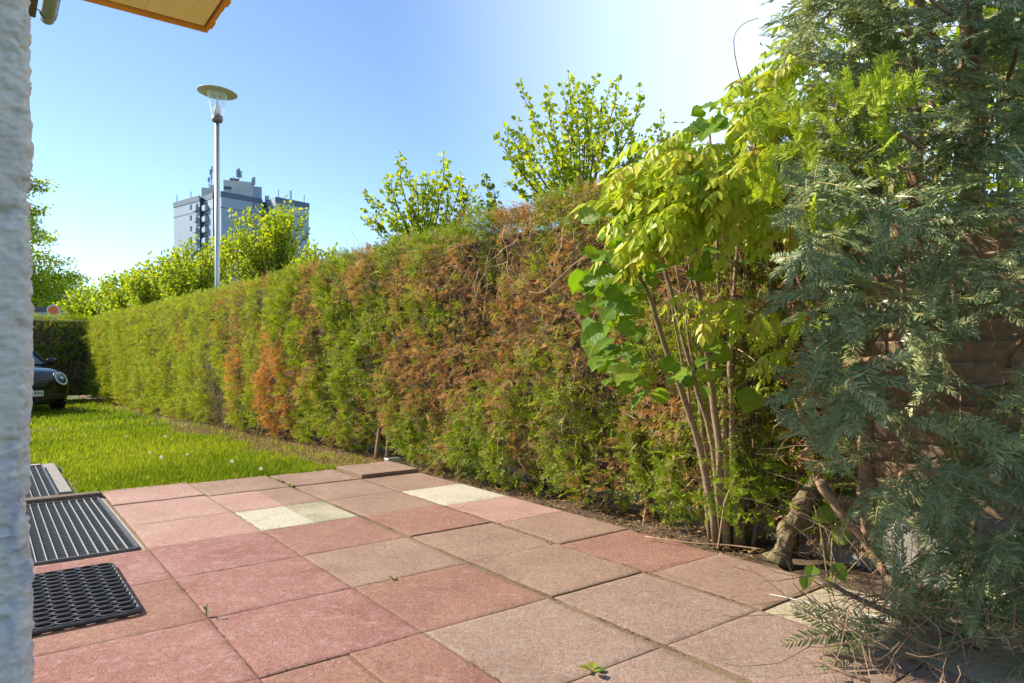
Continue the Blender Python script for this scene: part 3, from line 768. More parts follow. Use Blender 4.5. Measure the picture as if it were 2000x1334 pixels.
# ------------------------------------------------------------------ grass and litter
def grass(n, slo, shi, plo, phi, hmin, hmax, wd, mb, seed):
    rg = np.random.default_rng(seed)
    s = rg.uniform(slo, shi, n); p = rg.uniform(plo, phi, n)
    soil = soilness(s, p)
    dens = fbm(s * 1.9, p * 1.9, 91, 3)
    keep = (rg.uniform(0, 1, n) > soil * 0.90) & (rg.uniform(0, 1, n) < 0.35 + 1.1 * dens) & (p < hedge_p(s) - 0.02)
    keep &= ~((s < 7.86) & (p < 0.60 + 0.12 * (vnoise(s * 5, s * 0, 17) - 0.75) * (s > 6.0)))
    s, p, dens = s[keep], p[keep], dens[keep]; n = len(s)
    z = np.array([lawn_z(x) for x in s]) - 0.03
    h = rg.uniform(hmin, hmax, n) * (0.55 + 0.9 * dens)
    a = rg.uniform(0, 2 * math.pi, n); lean = rg.uniform(0.15, 0.9, n) * h
    dx = np.stack([np.cos(a), np.sin(a), 0 * a], 1); sd_ = np.stack([-np.sin(a), np.cos(a), 0 * a], 1)
    b0 = s[:, None] * D1 + p[:, None] * D2 + z[:, None] * UP
    w = (wd * rg.uniform(0.6, 1.3, n))[:, None]
    m1 = b0 + dx * (lean * 0.3)[:, None] + UP * (h * 0.6)[:, None]
    tp = b0 + dx * lean[:, None] + UP * h[:, None]
    V = np.stack([b0 - sd_ * w, b0 + sd_ * w, m1 + sd_ * w * 0.8, m1 - sd_ * w * 0.8, tp], 1)
    t = np.clip(rg.normal(0.5, 0.18, n) + 1.1 * (fbm(s * 1.1, p * 1.1, 95, 3) - 0.5), 0, 1)
    t = np.where(rg.uniform(0, 1, n) < 0.04, 1.0, np.clip(t, 0, 0.85))
    mb.many(V, [(0, 1, 2, 3), (3, 2, 4)], t)
M['grass'] = leaf_mat('grass_blades', [(0, (0.085, 0.15, 0.012)), (0.45, (0.185, 0.27, 0.02)), (0.85, (0.33, 0.385, 0.034)), (1.0, (0.48, 0.42, 0.19))], 0.5, 0.5, 0.3, warm=(1.25, 1.2, 0.45))
mb = MB()
grass(42000, 5.76, 8.0, 0.3, 3.0, 0.028, 0.07, 0.0026, mb, 1)
grass(42000, 8.0, 12.0, -1.5, 2.9, 0.04, 0.085, 0.0038, mb, 2)
grass(38000, 12.0, 20.6, -5.0, 2.6, 0.045, 0.10, 0.006, mb, 3)
go = link('grass', mb.mesh('grass', M['grass'])); tag(go, 'sunlit green grass of the lawn between house and hedge', 'grass'); go['kind'] = 'stuff'
mb = MB()
LT = (np.array([(0, 0, 0), (0.5, 0.22, 0.06), (1, 0, 0.0), (0.5, -0.22, 0.06)]), [(0, 1, 2, 3)])
rg = np.random.default_rng(31)
n = 16000
s = rg.uniform(2.0, 11.5, n); p = hedge_p(s) - 0.9 + rg.uniform(0, 1.15, n)
keep = (rg.uniform(0, 1, n) < soilness(s, p)) & ((s > 5.85) | (p > 2.93 + 0.0 * s))
s, p = s[keep], p[keep]; n = len(s)
z = np.array([lawn_z(x) for x in s]) - 0.015 + rg.uniform(0, 0.015, n)
place(mb, LT, s[:, None] * D1 + p[:, None] * D2 + z[:, None] * UP, rg.normal(0, 1, (n, 3)) * (1, 1, 0.2), rg.normal(0, 0.3, (n, 3)) + UP, rg.uniform(0.012, 0.04, n), rg.uniform(0, 1, n))
lo = link('leaf_litter', mb.mesh('leaf_litter', M['litter'])); lo['kind'] = 'stuff'; tag(lo, 'brown dry leaf litter on the earth at the hedge foot', 'leaf litter')
# dandelions in the lawn
M['clock'] = leaf_mat('seed_head', [(0, (0.85, 0.84, 0.80)), (1, (0.9, 0.9, 0.86))], 0.5, 0.8, 0.2, warm=(1.0, 1.0, 0.95))
M['stalk'] = simple('stalk', (0.24, 0.22, 0.07), 0.7)
def dandelion(s, p, h, r):
    root = thing('dandelion_clock', W(s, p, lawn_z(s) - 0.03), 'small white dandelion seed head standing in the lawn', 'dandelion', 'dandelion seed heads scattered in the lawn')
    k = MB(); b0 = W(s, p, lawn_z(s) - 0.03); top = b0 + np.array((random.uniform(-.02, .02), random.uniform(-.02, .02), h))
    k.tube([b0, (b0 + top) / 2 + np.array((0.006, 0, 0)), top], 0.0018, 4); part('stem', k, M['stalk'], root)
    k = MB()
    for i in range(26):
        zz = 1 - 2 * (i + 0.5) / 26; a = i * 2.39996; q = math.sqrt(1 - zz * zz)
        d = np.array((q * math.cos(a), q * math.sin(a), zz)); e1 = unit(np.cross(d, (0.3, 0.5, 0.8))); e2 = np.cross(d, e1)
        c = top + d * r
        k.add([c + (e1 * math.cos(t) + e2 * math.sin(t)) * r * 0.34 for t in (0, 1.26, 2.51, 3.77, 5.03)], [(0, 1, 2, 3, 4)])
    part('seed_head', k, M['clock'], root)
for px, py in ((452, 907), (514, 917), (288, 880), (315, 893), (247, 850), (365, 888), (322, 848)):
    Y = 1361 / (py - HY) * 0.97; X = (px - 1000) / F * Y
    s = X * D1[0] + Y * D1[1]; p = X * D2[0] + Y * D2[1]
    dandelion(s, p, random.uniform(0.06, 0.11), random.uniform(0.010, 0.016))


# ------------------------------------------------------------------ timber fence at the right, behind the yew
M['fence'] = simple('fence_timber', (0.33, 0.235, 0.15), 0.85, var=0.4, scale=26, bmp=0.12)
FP = 3.46
fence = thing('timber_fence', W(0.3, FP, -0.06), 'brown horizontal board fence behind the yew at the right', 'fence')
zb = 0.30
while zb < 1.62:
    k = MB(); h = 0.046
    k.box(W(0.25, FP + random.uniform(-0.004, 0.004), zb + h), (1.75, 0.010, h + 0.005), D1, unit(D2 + UP * 0.36), unit(UP - D2 * 0.36), bev=0.003)
    part('board', k, M['fence'], fence); zb += 0.095
for s in (-1.45, -0.3, 0.85, 2.0):
    k = MB(); k.box(W(s, FP + 0.055, 0.80), (0.04, 0.035, 0.90), D1, D2, bev=0.01); part('post', k, M['fence'], fence)
k = MB(); k.box(W(0.25, FP - 0.03, 0.11), (1.75, 0.022, 0.19), D1, D2, bev=0.006); part('gravel_board', k, M['concrete_grey'], fence)
k = MB(); k.tube([P(1800, 1000, 2.92), P(1800, 1110, 2.92)], 0.014, 8); part('pipe', k, M['steel'], fence)

# ------------------------------------------------------------------ trees and bushes beyond the hedge
def lobed_leaf():
    rim = [(0, 0), (0.30, 0.42), (0.52, 0.30), (0.72, 0.36), (1.0, 0.0), (0.72, -0.36), (0.52, -0.30), (0.30, -0.42)]
    V = [(x, y, 0.22 * abs(y) - 0.12 * x * x) for x, y in rim] + [(0.5, 0, -0.03)]
    return np.array(V), [(8, i, (i + 1) % 8) for i in range(8)]
def simple_leaf():
    V = [(0, 0, 0), (0.35, 0.30, 0.07), (1.0, 0, -0.10), (0.35, -0.30, 0.07), (0.5, 0, -0.02)]
    return np.array(V), [(0, 4, 1), (1, 4, 2), (2, 4, 3), (3, 4, 0)]
LOB, SIM = lobed_leaf(), simple_leaf()
M['leaf_spring'] = leaf_mat('leaf_spring', [(0, (0.14, 0.25, 0.02)), (0.5, (0.30, 0.41, 0.028)), (1, (0.55, 0.58, 0.04))], 0.5, 0.45, 0.35, warm=(1.45, 1.3, 0.4))
M['leaf_tree'] = leaf_mat('leaf_tree', [(0, (0.07, 0.15, 0.02)), (0.5, (0.15, 0.25, 0.026)), (1, (0.32, 0.36, 0.03))], 0.5, 0.45, 0.35, warm=(1.4, 1.25, 0.4))
def shoot_tree(name, label, cat, base, fork, shoots, lsize, spacing, tmpl, mat, seed, side=0.5, group=None, rad=0.018, trunk_r=0.05):
    """multi-stemmed young tree: shoots = list of (tip point, bow)"""
    rg = np.random.default_rng(seed); rs = random.Random(seed)
    root = thing(name, base, label, cat, group)
    k = MB(); base = np.array(base, float); fork = np.array(fork, float)
    k.tube([base, base * 0.5 + fork * 0.5 + np.array((0.03, 0.02, 0)), fork], [trunk_r * 1.2, trunk_r, trunk_r * 0.8], 7)
    part('trunk', k, M['bark'], root, True)
    br = MB(); L = []; A = []
    def along(pts, start, sp):
        pts = np.array(pts); seg = np.linalg.norm(np.diff(pts, axis=0), axis=1); cum = np.concatenate([[0], np.cumsum(seg)])
        d = start
        while d < cum[-1]:
            i = min(np.searchsorted(cum, d) - 1, len(seg) - 1); i = max(i, 0)
            q = pts[i] + (pts[i + 1] - pts[i]) * (d - cum[i]) / seg[i]
            tdir = unit(pts[i + 1] - pts[i])
            for r_ in range(rs.choice((2, 3, 3))):
                a = unit(rg.normal(0, 1, 3) + tdir * 0.5 + UP * 0.2)
                L.append(q + a * lsize * 0.35); A.append(a)
            d += sp * rs.uniform(0.6, 1.4)
        L.append(pts[-1]); A.append(unit(pts[-1] - pts[-2]))
    for tip, bow in shoots:
        tip = np.array(tip, float); v = tip - fork; n = 7
        horiz = np.array((v[0], v[1], 0.0))
        pts = [fork + v * t + horiz * bow * math.sin(t * math.pi) * 0.5 - UP * 0.0 + rg.normal(0, 0.012, 3) * np.linalg.norm(v) * 0.6 * (0 < t < 1) for t in np.linspace(0, 1, n)]
        r0 = rad * rs.uniform(0.6, 1.1)
        br.tube(pts, np.linspace(r0, 0.0025, n), 5)
        along(pts, np.linalg.norm(v) * 0.25, spacing)
        for j in range(int(side * 6)):
            i = rs.randint(2, n - 2); Ls = np.linalg.norm(v) * rs.uniform(0.12, 0.30)
            d = unit(unit(v) * 0.7 + rg.normal(0, 0.5, 3) + UP * 0.35)
            sp = [pts[i], pts[i] + d * Ls * 0.5 + rg.normal(0, 0.01, 3), pts[i] + unit(d + UP * 0.4) * Ls]
            br.tube(sp, np.linspace(r0 * 0.4, 0.002, 3), 4)
            along(sp, Ls * 0.12, spacing)
    part('branches', br, M['bark'], root, True)
    L = np.array(L); A = np.array(A); n = len(L)
    lf = MB()
    place(lf, tmpl, L, A, rg.normal(0, 0.7, (n, 3)) + UP * 0.6, lsize * rg.uniform(0.6, 1.15, n), np.clip(rg.normal(0.5, 0.22, n), 0, 1))
    part('crown', lf, mat, root, kind='stuff')
    return root
def fan(pxs, Y, jitter, seed):
    r = random.Random(seed)
    return [(P(px + r.uniform(-6, 6), py, Y + r.uniform(-jitter, jitter)), r.uniform(0.05, 0.25)) for px, py in pxs]
# tall sprouting tree left of the hazel
tips = [(970, 265), (985, 250), (1012, 232), (1035, 195), (1062, 192), (1078, 190), (1098, 165), (1115, 143), (1130, 180), (1145, 165), (1162, 148), (1187, 165), (1205, 158), (1232, 215), (1252, 195), (1270, 250), (1285, 248), (1300, 270), (985, 300), (1000, 330), (1020, 290), (1060, 250), (1090, 240), (1120, 220), (1150, 235), (1180, 225), (1215, 240), (1240, 270), (1035, 340), (1100, 300), (1160, 290), (1210, 300), (1250, 320), (1300, 300), (1270, 320), (1130, 330), (1075, 330), (990, 360), (1320, 262)]
shoot_tree('sprouting_tree', 'tall light green tree with upright leafy shoots above the hedge next to the hazel', 'tree', (P(1130, 500, 7.6)[0], 7.6, -0.1), P(1135, 440, 7.6), fan(tips, 7.6, 0.7, 3), 0.062, 0.045, LOB, M['leaf_spring'], 3, 0.40)
tips = [(715, 430), (730, 420), (745, 358), (760, 345), (782, 322), (795, 340), (810, 350), (825, 345), (835, 345), (850, 340), (870, 316), (885, 352), (897, 355), (915, 375), (925, 388), (940, 395), (740, 390), (770, 380), (800, 385), (830, 380), (860, 370), (885, 390), (760, 420), (800, 420), (840, 420), (875, 425), (905, 410)]
shoot_tree('sprouting_tree', 'smaller light green shoots above the middle of the hedge', 'tree', (P(825, 600, 9.2)[0], 9.2, -0.1), P(825, 520, 9.2), fan(tips, 9.2, 0.6, 4), 0.064, 0.05, LOB, M['leaf_spring'], 4, 0.5)
tips = [(948, 348), (958, 365), (965, 385), (940, 385)]
shoot_tree('sapling', 'single darker leafy sprig poking over the hedge between two sprouting trees', 'sapling', (P(975, 600, 7.2)[0], 7.2, -0.1), P(978, 450, 7.2), fan(tips, 7.2, 0.1, 5), 0.06, 0.06, LOB, M['leaf_tree'], 5, 0.3)
tips = []
r = random.Random(11)
for i in range(85):
    x = r.uniform(425, 625); top = 395 + 0.0080 * (x - 528) ** 2 if x < 528 else 395 + 0.0115 * (x - 528) ** 2
    tips.append((x, max(390, top) + r.random() ** 1.6 * 110 + r.uniform(-6, 6)))
shoot_tree('broad_tree', 'bright yellow-green round tree in front of the tower block', 'tree', (P(525, 600, 14.5)[0], 14.5, -0.2), P(525, 570, 14.5), fan(tips, 14.5, 1.1, 6), 0.066, 0.07, LOB, M['leaf_spring'], 6, 1.0, rad=0.02, trunk_r=0.08)
bl = [('bushy light green tree left of the street lamp', 385, 480, 440, 80, 16.0), ('low light green tree between lamp and the left gap in the row', 315, 510, 470, 75, 18.5), ('pale green tree low over the hedge further left', 245, 540, 470, 65, 21.5), ('faint pale green bushy tree next to the far left hedge corner', 175, 565, 470, 60, 25.0)]
for i, (lb, cx, ty, _, hw, Y) in enumerate(bl):
    r = random.Random(20 + i); tips = []
    for j in range(80):
        dx = r.uniform(-1, 1)
        tips.append((cx + dx * hw, ty - 8 + 22 * dx * dx - 14 * dx + r.random() ** 1.4 * 85))
    shoot_tree('broad_tree', lb, 'tree', (P(cx, 600, Y)[0], Y, -0.2), P(cx, 620, Y), fan(tips, Y, 1.2, 30 + i), 0.078 + 0.01 * i, 0.085 + 0.01 * i, LOB, M['leaf_spring'], 40 + i, 0.8, group='trees in a row beyond the hedge')
shoot_tree('low_shrub', 'glowing yellow shrub top right of the round tree above the hedge', 'shrub', (P(615, 600, 11.0)[0], 11.0, -0.1), P(620, 560, 11.0), fan([(r.uniform(575, 660), 478 + r.uniform(0, 45)) for _ in range(26)], 11.0, 0.4, 8), 0.07, 0.06, SIM, M['leaf_spring'], 8, 0.8)
# big layered tree at the far left
def layered_tree(name, label, base, H, layers, mat, seed, lsize, trunk_r=0.2):
    rg = np.random.default_rng(seed); rs = random.Random(seed)
    root = thing(name, base, label, 'tree'); base = np.array(base, float)
    k = MB(); k.tube([base, base + UP * H * 0.5 + np.array((0.1, 0, 0)), base + UP * H], [trunk_r, trunk_r * 0.7, trunk_r * 0.15], 8); part('trunk', k, M['bark'], root, True)
    br = MB(); L = []
    for (z, L0, n) in layers:
        for i in range(n):
            a = rs.uniform(0, 2 * math.pi); Lb = L0 * rs.uniform(0.6, 1.05)
            p0 = base + UP * (z - 0.25 * Lb + rs.uniform(-0.2, 0.2)); d = np.array((math.cos(a), math.sin(a), 0))
            pts = [p0 + d * Lb * t + UP * (0.32 * Lb * t - 0.14 * Lb * t * t) + rg.normal(0, 0.03, 3) for t in np.linspace(0, 1, 6)]
            br.tube(pts, np.linspace(0.045, 0.006, 6), 5)
            for j in range(int(170 * Lb)):
                t = rs.uniform(0.25, 1.05); q = pts[0] + (pts[-1] - pts[0]) * t
                L.append(q + rg.normal(0, 1, 3) * np.array((0.42, 0.42, 0.30)) * (1.1 - 0.5 * t))
    part('branches', br, M['bark'], root, True)
    L = np.array(L); n = len(L); lf = MB()
    place(lf, SIM, L, rg.normal(0, 1, (n, 3)) - UP * 0.2, rg.normal(0, 0.5, (n, 3)) + UP * 0.8, lsize * rg.uniform(0.6, 1.2, n), np.clip(rg.normal(0.5, 0.22, n), 0, 1))
    part('crown', lf, mat, root, kind='stuff')
    return root
bx = P(15, 600, 36.0)
layered_tree('spreading_tree', 'green spreading tree at the left edge rising behind the far hedge', (bx[0], 36.0, -0.2), 12.5,
   [(3.0, 3.4, 16), (3.9, 3.9, 20), (4.7, 3.9, 20), (5.5, 3.2, 16), (6.6, 2.6, 13), (7.9, 2.9, 10), (9.0, 2.6, 9), (10.2, 2.1, 8), (11.2, 1.6, 7)], M['leaf_spring'], 60, 0.19)
# low road things beyond the far hedge
k = thing('road_sign', (P(105, 650, 21.5)[0], 21.5, -0.2), 'round orange-red road sign with white rim above the far hedge', 'sign')
c = P(104, 606, 21.5); ax = unit(np.array((0.62, 0.5, 0))); 
mb = MB(); mb.lathe([(0.0, 0.0), (0.17, 0.0), (0.17, 0.012), (0.0, 0.012)], c, 24, ax, UP, np.cross(ax, UP)); part('rim', mb, M['white_paint'], k)
M['signred'] = simple('sign_red', (0.80, 0.20, 0.06), 0.5, var=0.05)
mb = MB(); mb.lathe([(0.0, 0.016), (0.138, 0.016), (0.138, 0.0125)], c, 24, ax, UP, np.cross(ax, UP)); part('disc', mb, M['signred'], k)
mb = MB(); mb.tube([(c[0], c[1] + 0.06, -0.2), (c[0], c[1] + 0.06, c[2] + 0.2)], 0.03, 8); part('post', mb, M['steel'], k)
k = thing('garden_shed', (P(48, 650, 26)[0], 26.8, -0.2), 'low grey flat-roofed shed just showing over the far hedge', 'shed')
q = P(48, 603, 26)
M['shedwall'] = simple('shed_wall', (0.46, 0.48, 0.52), 0.8, var=0.1, scale=4); M['sheddark'] = simple('shed_fascia', (0.10, 0.11, 0.13), 0.7)
mb = MB(); mb.box((q[0], 27.0, 1.2), (0.95, 0.9, 1.4)); part('wall', mb, M['shedwall'], k)
mb = MB(); mb.box((q[0], 27.0, 2.68), (1.0, 0.96, 0.09)); part('roof', mb, M['sheddark'], k)

# ------------------------------------------------------------------ street lamp
LY = 12.6
lp = P(424.5, 600, LY); lampz = lambda py: 1 + (HY - py) / F * LY
lamp = thing('street_lamp', (lp[0], LY, -0.2), 'grey street lamp with a flat round hood above the hedge', 'street lamp')
c0 = np.array((lp[0], LY, 0))
mb = MB(); mb.tube([c0 + UP * -0.2, c0 + UP * lampz(238)], [0.047, 0.040], 16); part('pole', mb, M['steel'], lamp, True)
M['lampgrey'] = simple('lamp_grey', (0.20, 0.17, 0.13), 0.55, 0.2, var=0.1)
M['hood'] = simple('lamp_hood', (0.60, 0.55, 0.42), 0.5, 0.1, var=0.08)
mb = MB(); z0 = lampz(238); mb.lathe([(0.045, z0 - 0.01), (0.085, z0), (0.095, z0 + 0.03), (0.095, z0 + 0.10), (0.0, z0 + 0.10)], c0, 20); part('collar', mb, M['lampgrey'], lamp, True)
z1 = lampz(224); z2 = lampz(182)
ml, nt, b, o = new_mat('lamp_glass')
b.inputs['Base Color'].default_value = (0.85, 0.87, 0.87, 1); b.inputs['Roughness'].default_value = 0.08
tp_ = nt.nodes.new('ShaderNodeBsdfTransparent'); mx = nt.nodes.new('ShaderNodeMixShader'); fz = nt.nodes.new('ShaderNodeLayerWeight'); fz.inputs['Blend'].default_value = 0.35
ad_ = nt.nodes.new('ShaderNodeMath'); ad_.operation = 'MULTIPLY_ADD'; ad_.inputs[1].default_value = 0.55; ad_.inputs[2].default_value = 0.115
nt.links.new(fz.outputs['Facing'], ad_.inputs[0]); nt.links.new(ad_.outputs[0], mx.inputs['Fac'])
nt.links.new(tp_.outputs['BSDF'], mx.inputs[1]); nt.links.new(b.outputs['BSDF'], mx.inputs[2]); nt.links.new(mx.outputs['Shader'], o.inputs['Surface'])
mb = MB(); mb.lathe([(0.105, z1), (0.175, z2)], c0, 24); part('glass', mb, ml, lamp, True)
mb = MB(); mb.lathe([(0.0, z1), (0.055, z1), (0.055, z1 + 0.10), (0.042, z1 + 0.14), (0.014, z1 + 0.22), (0.012, z2 + 0.01)], c0, 14); part('lamp_holder', mb, M['white_paint'], lamp, True)
tilt = unit(np.array((0.055, 0.02, 1.0))); hx = unit(np.cross((0, 1, 0), tilt)); hyv = np.cross(tilt, hx)
mb = MB(); mb.lathe([(0.0, 0.015), (0.34, 0.0), (0.345, 0.008), (0.33, 0.02), (0.15, 0.06), (0.0, 0.075)], c0 + UP * (z2 + 0.0), 32, hx, hyv, tilt); part('hood', mb, M['hood'], lamp, True)
mb = MB(); mb.lathe([(0.0, 0.003), (0.08, 0.004), (0.08, -0.02), (0.0, -0.02)], c0 + UP * (z2 + 0.008), 16, hx, hyv, tilt); part('socket_plate', mb, M['white_paint'], lamp, True)

# ------------------------------------------------------------------ tower block
M['tower'] = simple('tower_wall', (0.30, 0.38, 0.48), 0.85, var=0.04, scale=0.4)
M['towerband'] = simple('tower_band', (0.075, 0.115, 0.17), 0.6, var=0.08, scale=0.5)
M['twin'] = simple('tower_window', (0.05, 0.07, 0.09), 0.15, var=0.3, scale=1.0)
M['tbal'] = simple('tower_balcony', (0.30, 0.36, 0.42), 0.7, var=0.1, scale=1.0)
M['troof'] = simple('tower_rooftop', (0.50, 0.52, 0.50), 0.85, var=0.1, scale=0.6)
fp = [(339.5, 195.4), (390, 186.5), (394, 188.6), (416, 183.4), (420, 185), (432, 181.6), (511, 190.4), (514, 195), (539, 188.2), (603, 196.4)]
fp = [np.array(((x - 1000) / F * Y, Y)) for x, Y in fp]
bk = [fp[-1] + np.array((-8.0, 22)), fp[0] + np.array((10.0, 18))]
poly = fp + bk
TT = 1 + 319 * 181.6 / F
tower = thing('tower_block', (-75, 190, -0.5), 'pale blue-grey high-rise block with dark roof band and rooftop antennas', 'tower block')
def prism(mb, pl, z0, z1):
    n = len(pl)
    mb.add([(q[0], q[1], z0) for q in pl] + [(q[0], q[1], z1) for q in pl], [(i, (i + 1) % n, n + (i + 1) % n, n + i) for i in range(n)] + [tuple(range(n, 2 * n))])
cen = np.mean(poly, axis=0)
mb = MB(); prism(mb, poly, -0.5, TT - 0.2); part('wall', mb, M['tower'], tower)
off = [cen + (q - cen) * 1.012 for q in poly]
mb = MB(); prism(mb, off, TT - 1.45, TT); mb.add([(q[0], q[1], TT - 1.45) for q in off], [tuple(range(len(off)))[::-1]]); part('roof_band', mb, M['towerband'], tower)
off2 = [cen + (q - cen) * 1.004 for q in poly]
mb = MB(); prism(mb, off2, TT - 4.35, TT - 4.10); part('string_course', mb, M['towerband'], tower)
def tbox(x, py0, py1, w, mat, name, Yf, depth, edge, par=tower):
    """panel on the face between footprint points edge, edge+1, centred at photo column x"""
    a, b_ = fp[edge], fp[edge + 1]; d = b_ - a
    k_ = (x - 1000) / F; t = (k_ * a[1] - a[0]) / (d[0] - k_ * d[1]); q = a + d * t
    dn = unit(np.array((d[0], d[1], 0))); nn = np.array((dn[1], -dn[0], 0))
    za = 1 + (HY - py0) / F * q[1]; zb_ = 1 + (HY - py1) / F * q[1]
    mb = MB(); mb.box(np.array((q[0], q[1], (za + zb_) / 2)) + nn * (depth - 0.15), (w / 2, depth + 0.15, abs(za - zb_) / 2), dn, nn, UP)
    return part(name, mb, mat, par)
for i in range(14):
    y = 400 + 21 * i
    if y > 660: break
    tbox(373, y, y + 9, 0.9, M['twin'], 'window', 0, 0.04, 0)
    tbox(385, y - 2.5, y + 2.5, 0.9, M['twin'], 'window', 0, 0.04, 0)
    tbox(385, y + 4.5, y + 13, 1.9, M['tbal'], 'balcony', 0, 0.45, 0)
    tbox(404, y - 3.5, y + 0.5, 0.9, M['twin'], 'window', 0, 0.04, 2)
    tbox(403.5, y + 2, y + 13, 2.2, M['tbal'], 'balcony', 0, 0.45, 2)
    tbox(425, y - 2, y + 8, 1.0, M['twin'], 'window', 0, 0.04, 4)
    tbox(498, y - 2, y + 7, 1.0, M['twin'], 'window', 0, 0.04, 5)
    tbox(519, y + 1, y + 9, 1.0, M['twin'], 'window', 0, 0.04, 7)
    tbox(549, y, y + 8, 1.4, M['twin'], 'window', 0, 0.04, 8)
def rbox(x0, x1, y0, y1, Y, dep, mat, name, yaw=0.0):
    a = P(x0, y0, Y); b_ = P(x1, y1, Y); c = (a + b_) / 2
    ax_ = np.array((math.cos(yaw), math.sin(yaw), 0)); ay_ = np.array((-math.sin(yaw), math.cos(yaw), 0))
    mb = MB(); mb.box((c[0], Y + dep, c[2]), (abs(a[0] - b_[0]) / 2, dep, abs(a[2] - b_[2]) / 2), ax_, ay_); return part(name, mb, mat, tower)
rbox(386, 418, 367, 384, 193, 3, M['troof'], 'rooftop_room', 0.4); rbox(400, 420, 361, 384, 194.5, 3, M['troof'], 'rooftop_room', 0.4)
rbox(428, 482, 353, 384, 192, 4, M['troof'], 'rooftop_room', 0.35); rbox(481, 503, 364, 390, 194, 3, M['tower'], 'rooftop_room', 0.35)
rbox(444, 462, 348, 354, 193, 2, M['sheddark'], 'vent_box', 0.35); rbox(515, 523, 382, 390, 198, 1, M['troof'], 'vent_box', 0.35)
rbox(436, 450, 364, 368, 188.6, 0.6, M['sheddark'], 'louvre', 0.35)
def antenna(x, yb, yt, panels, Y):
    mb = MB(); a = P(x, yb, Y); b_ = P(x, yt, Y); mb.tube([a, b_], 0.13, 6)
    for dx, y0, y1, w in panels:
        q0 = P(x + dx, y0, Y); q1 = P(x + dx, y1, Y); c = (q0 + q1) / 2
        mb.box(c, (w / F * Y / 2, 0.15, abs(q0[2] - q1[2]) / 2))
    part('antenna', mb, M['tbal'], tower)
antenna(413, 366, 324, [(-2.2, 331, 341, 2.4), (1.2, 326, 338, 2.4), (0, 340, 350, 3)], 194)
antenna(408, 362, 345, [(-1, 347, 354, 2), (1.2, 348, 356, 1.8)], 194)
antenna(467, 375, 328, [(-3, 331, 346, 4.5), (3, 334, 347, 4.5), (0, 329, 346, 3)], 191)
antenna(495, 366, 345, [(-2.2, 348, 361, 2.2), (2.5, 346, 361, 2.2), (0.4, 350, 362, 2)], 193)
for x, yb, yt, Y in ((345.5, 395, 380, 198), (373, 388, 374, 196), (544, 386, 370, 192), (566.5, 392, 372, 194), (569, 392, 372, 194), (594, 396, 381, 198), (456, 352, 344, 193)):
    antenna(x, yb, yt, [], Y)

# ------------------------------------------------------------------ parked car (front towards the camera)
M['carpaint'] = simple('car_paint', (0.004, 0.005, 0.007), 0.10, 0.0, var=0.1, spec=0.35)
M['carpaint'].node_tree.nodes['Principled BSDF'].inputs['Coat Weight'].default_value = 0.25
M['cartrim'] = simple('car_trim', (0.010, 0.010, 0.011), 0.45)
M['carglass'] = simple('car_glass', (0.02, 0.03, 0.04), 0.04, spec=1.0)
M['tyre'] = simple('tyre', (0.012, 0.012, 0.012), 0.8); M['rim'] = simple('alloy_rim', (0.25, 0.25, 0.26), 0.35, 0.8)
M['lampwhite'] = simple('lamp_ring', (0.75, 0.80, 0.85), 0.2, var=0.03); M['lens'] = simple('lamp_lens', (0.05, 0.07, 0.10), 0.05, spec=1.0)
M['chrome'] = simple('dark_chrome', (0.10, 0.11, 0.13), 0.15, 0.9)
M['plate'] = simple('number_plate', (0.78, 0.78, 0.72), 0.5, var=0.03); M['black'] = simple('black_print', (0.01, 0.01, 0.01), 0.6)
CS0 = 15.9
CG = lawn_z(CS0) - 0.02
CO = np.array((-9.20, 13.20, 0.0)); CT = np.array((-0.839, 0.545, 0.0)); CT = unit(CT); CU = np.array((CT[1], -CT[0], 0.0))
car = thing('parked_car', CO + CT * 1.9 + UP * CG, 'black small hatchback parked on the lawn end, nose towards the patio', 'car')
def K(u, l, z): return CO + CU * u + CT * l + UP * (CG + z)
st = [(0.00, 0.56, 0.26, 0.58), (0.02, 0.66, 0.23, 0.66), (0.07, 0.755, 0.20, 0.735), (0.16, 0.815, 0.18, 0.80), (0.32, 0.85, 0.17, 0.855), (0.60, 0.865, 0.17, 0.905), (0.95, 0.865, 0.17, 0.945), (1.25, 0.865, 0.17, 0.97), (2.0, 0.865, 0.17, 0.99), (3.0, 0.86, 0.17, 1.0), (3.5, 0.83, 0.20, 0.98), (3.75, 0.76, 0.24, 0.90), (3.82, 0.62, 0.30, 0.75)]
rows_ = []
for l, w, zb_, zt in st:
    h = zt - zb_
    half = [(0, zb_), (w * 0.85, zb_), (w * 0.97, zb_ + 0.10 * h), (w, zb_ + 0.35 * h), (w, zb_ + 0.62 * h), (w * 0.975, zb_ + 0.80 * h), (w * 0.90, zb_ + 0.93 * h), (w * 0.72, zb_ + 0.985 * h), (w * 0.4, zt), (0, zt + 0.008)]
    ring_ = half + [(-a, z) for a, z in half[-2:0:-1]]
    rows_.append([K(a, l, z) for a, z in ring_])
mb = MB(); mb.grid(np.array(rows_), closed=True)
nr = len(rows_[0]); mb.add(rows_[0], [tuple(range(nr))]); mb.add(rows_[-1], [tuple(range(nr))[::-1]])
body = part('body', mb, M['carpaint'], car, True)
gh = [(1.02, 0.80, 0.95, 0.955), (1.35, 0.775, 0.97, 1.17), (1.62, 0.76, 0.98, 1.315), (1.85, 0.755, 0.98, 1.375), (2.5, 0.75, 0.98, 1.40), (3.1, 0.74, 0.98, 1.37), (3.45, 0.72, 0.97, 1.24), (3.72, 0.68, 0.93, 0.96)]
V = []
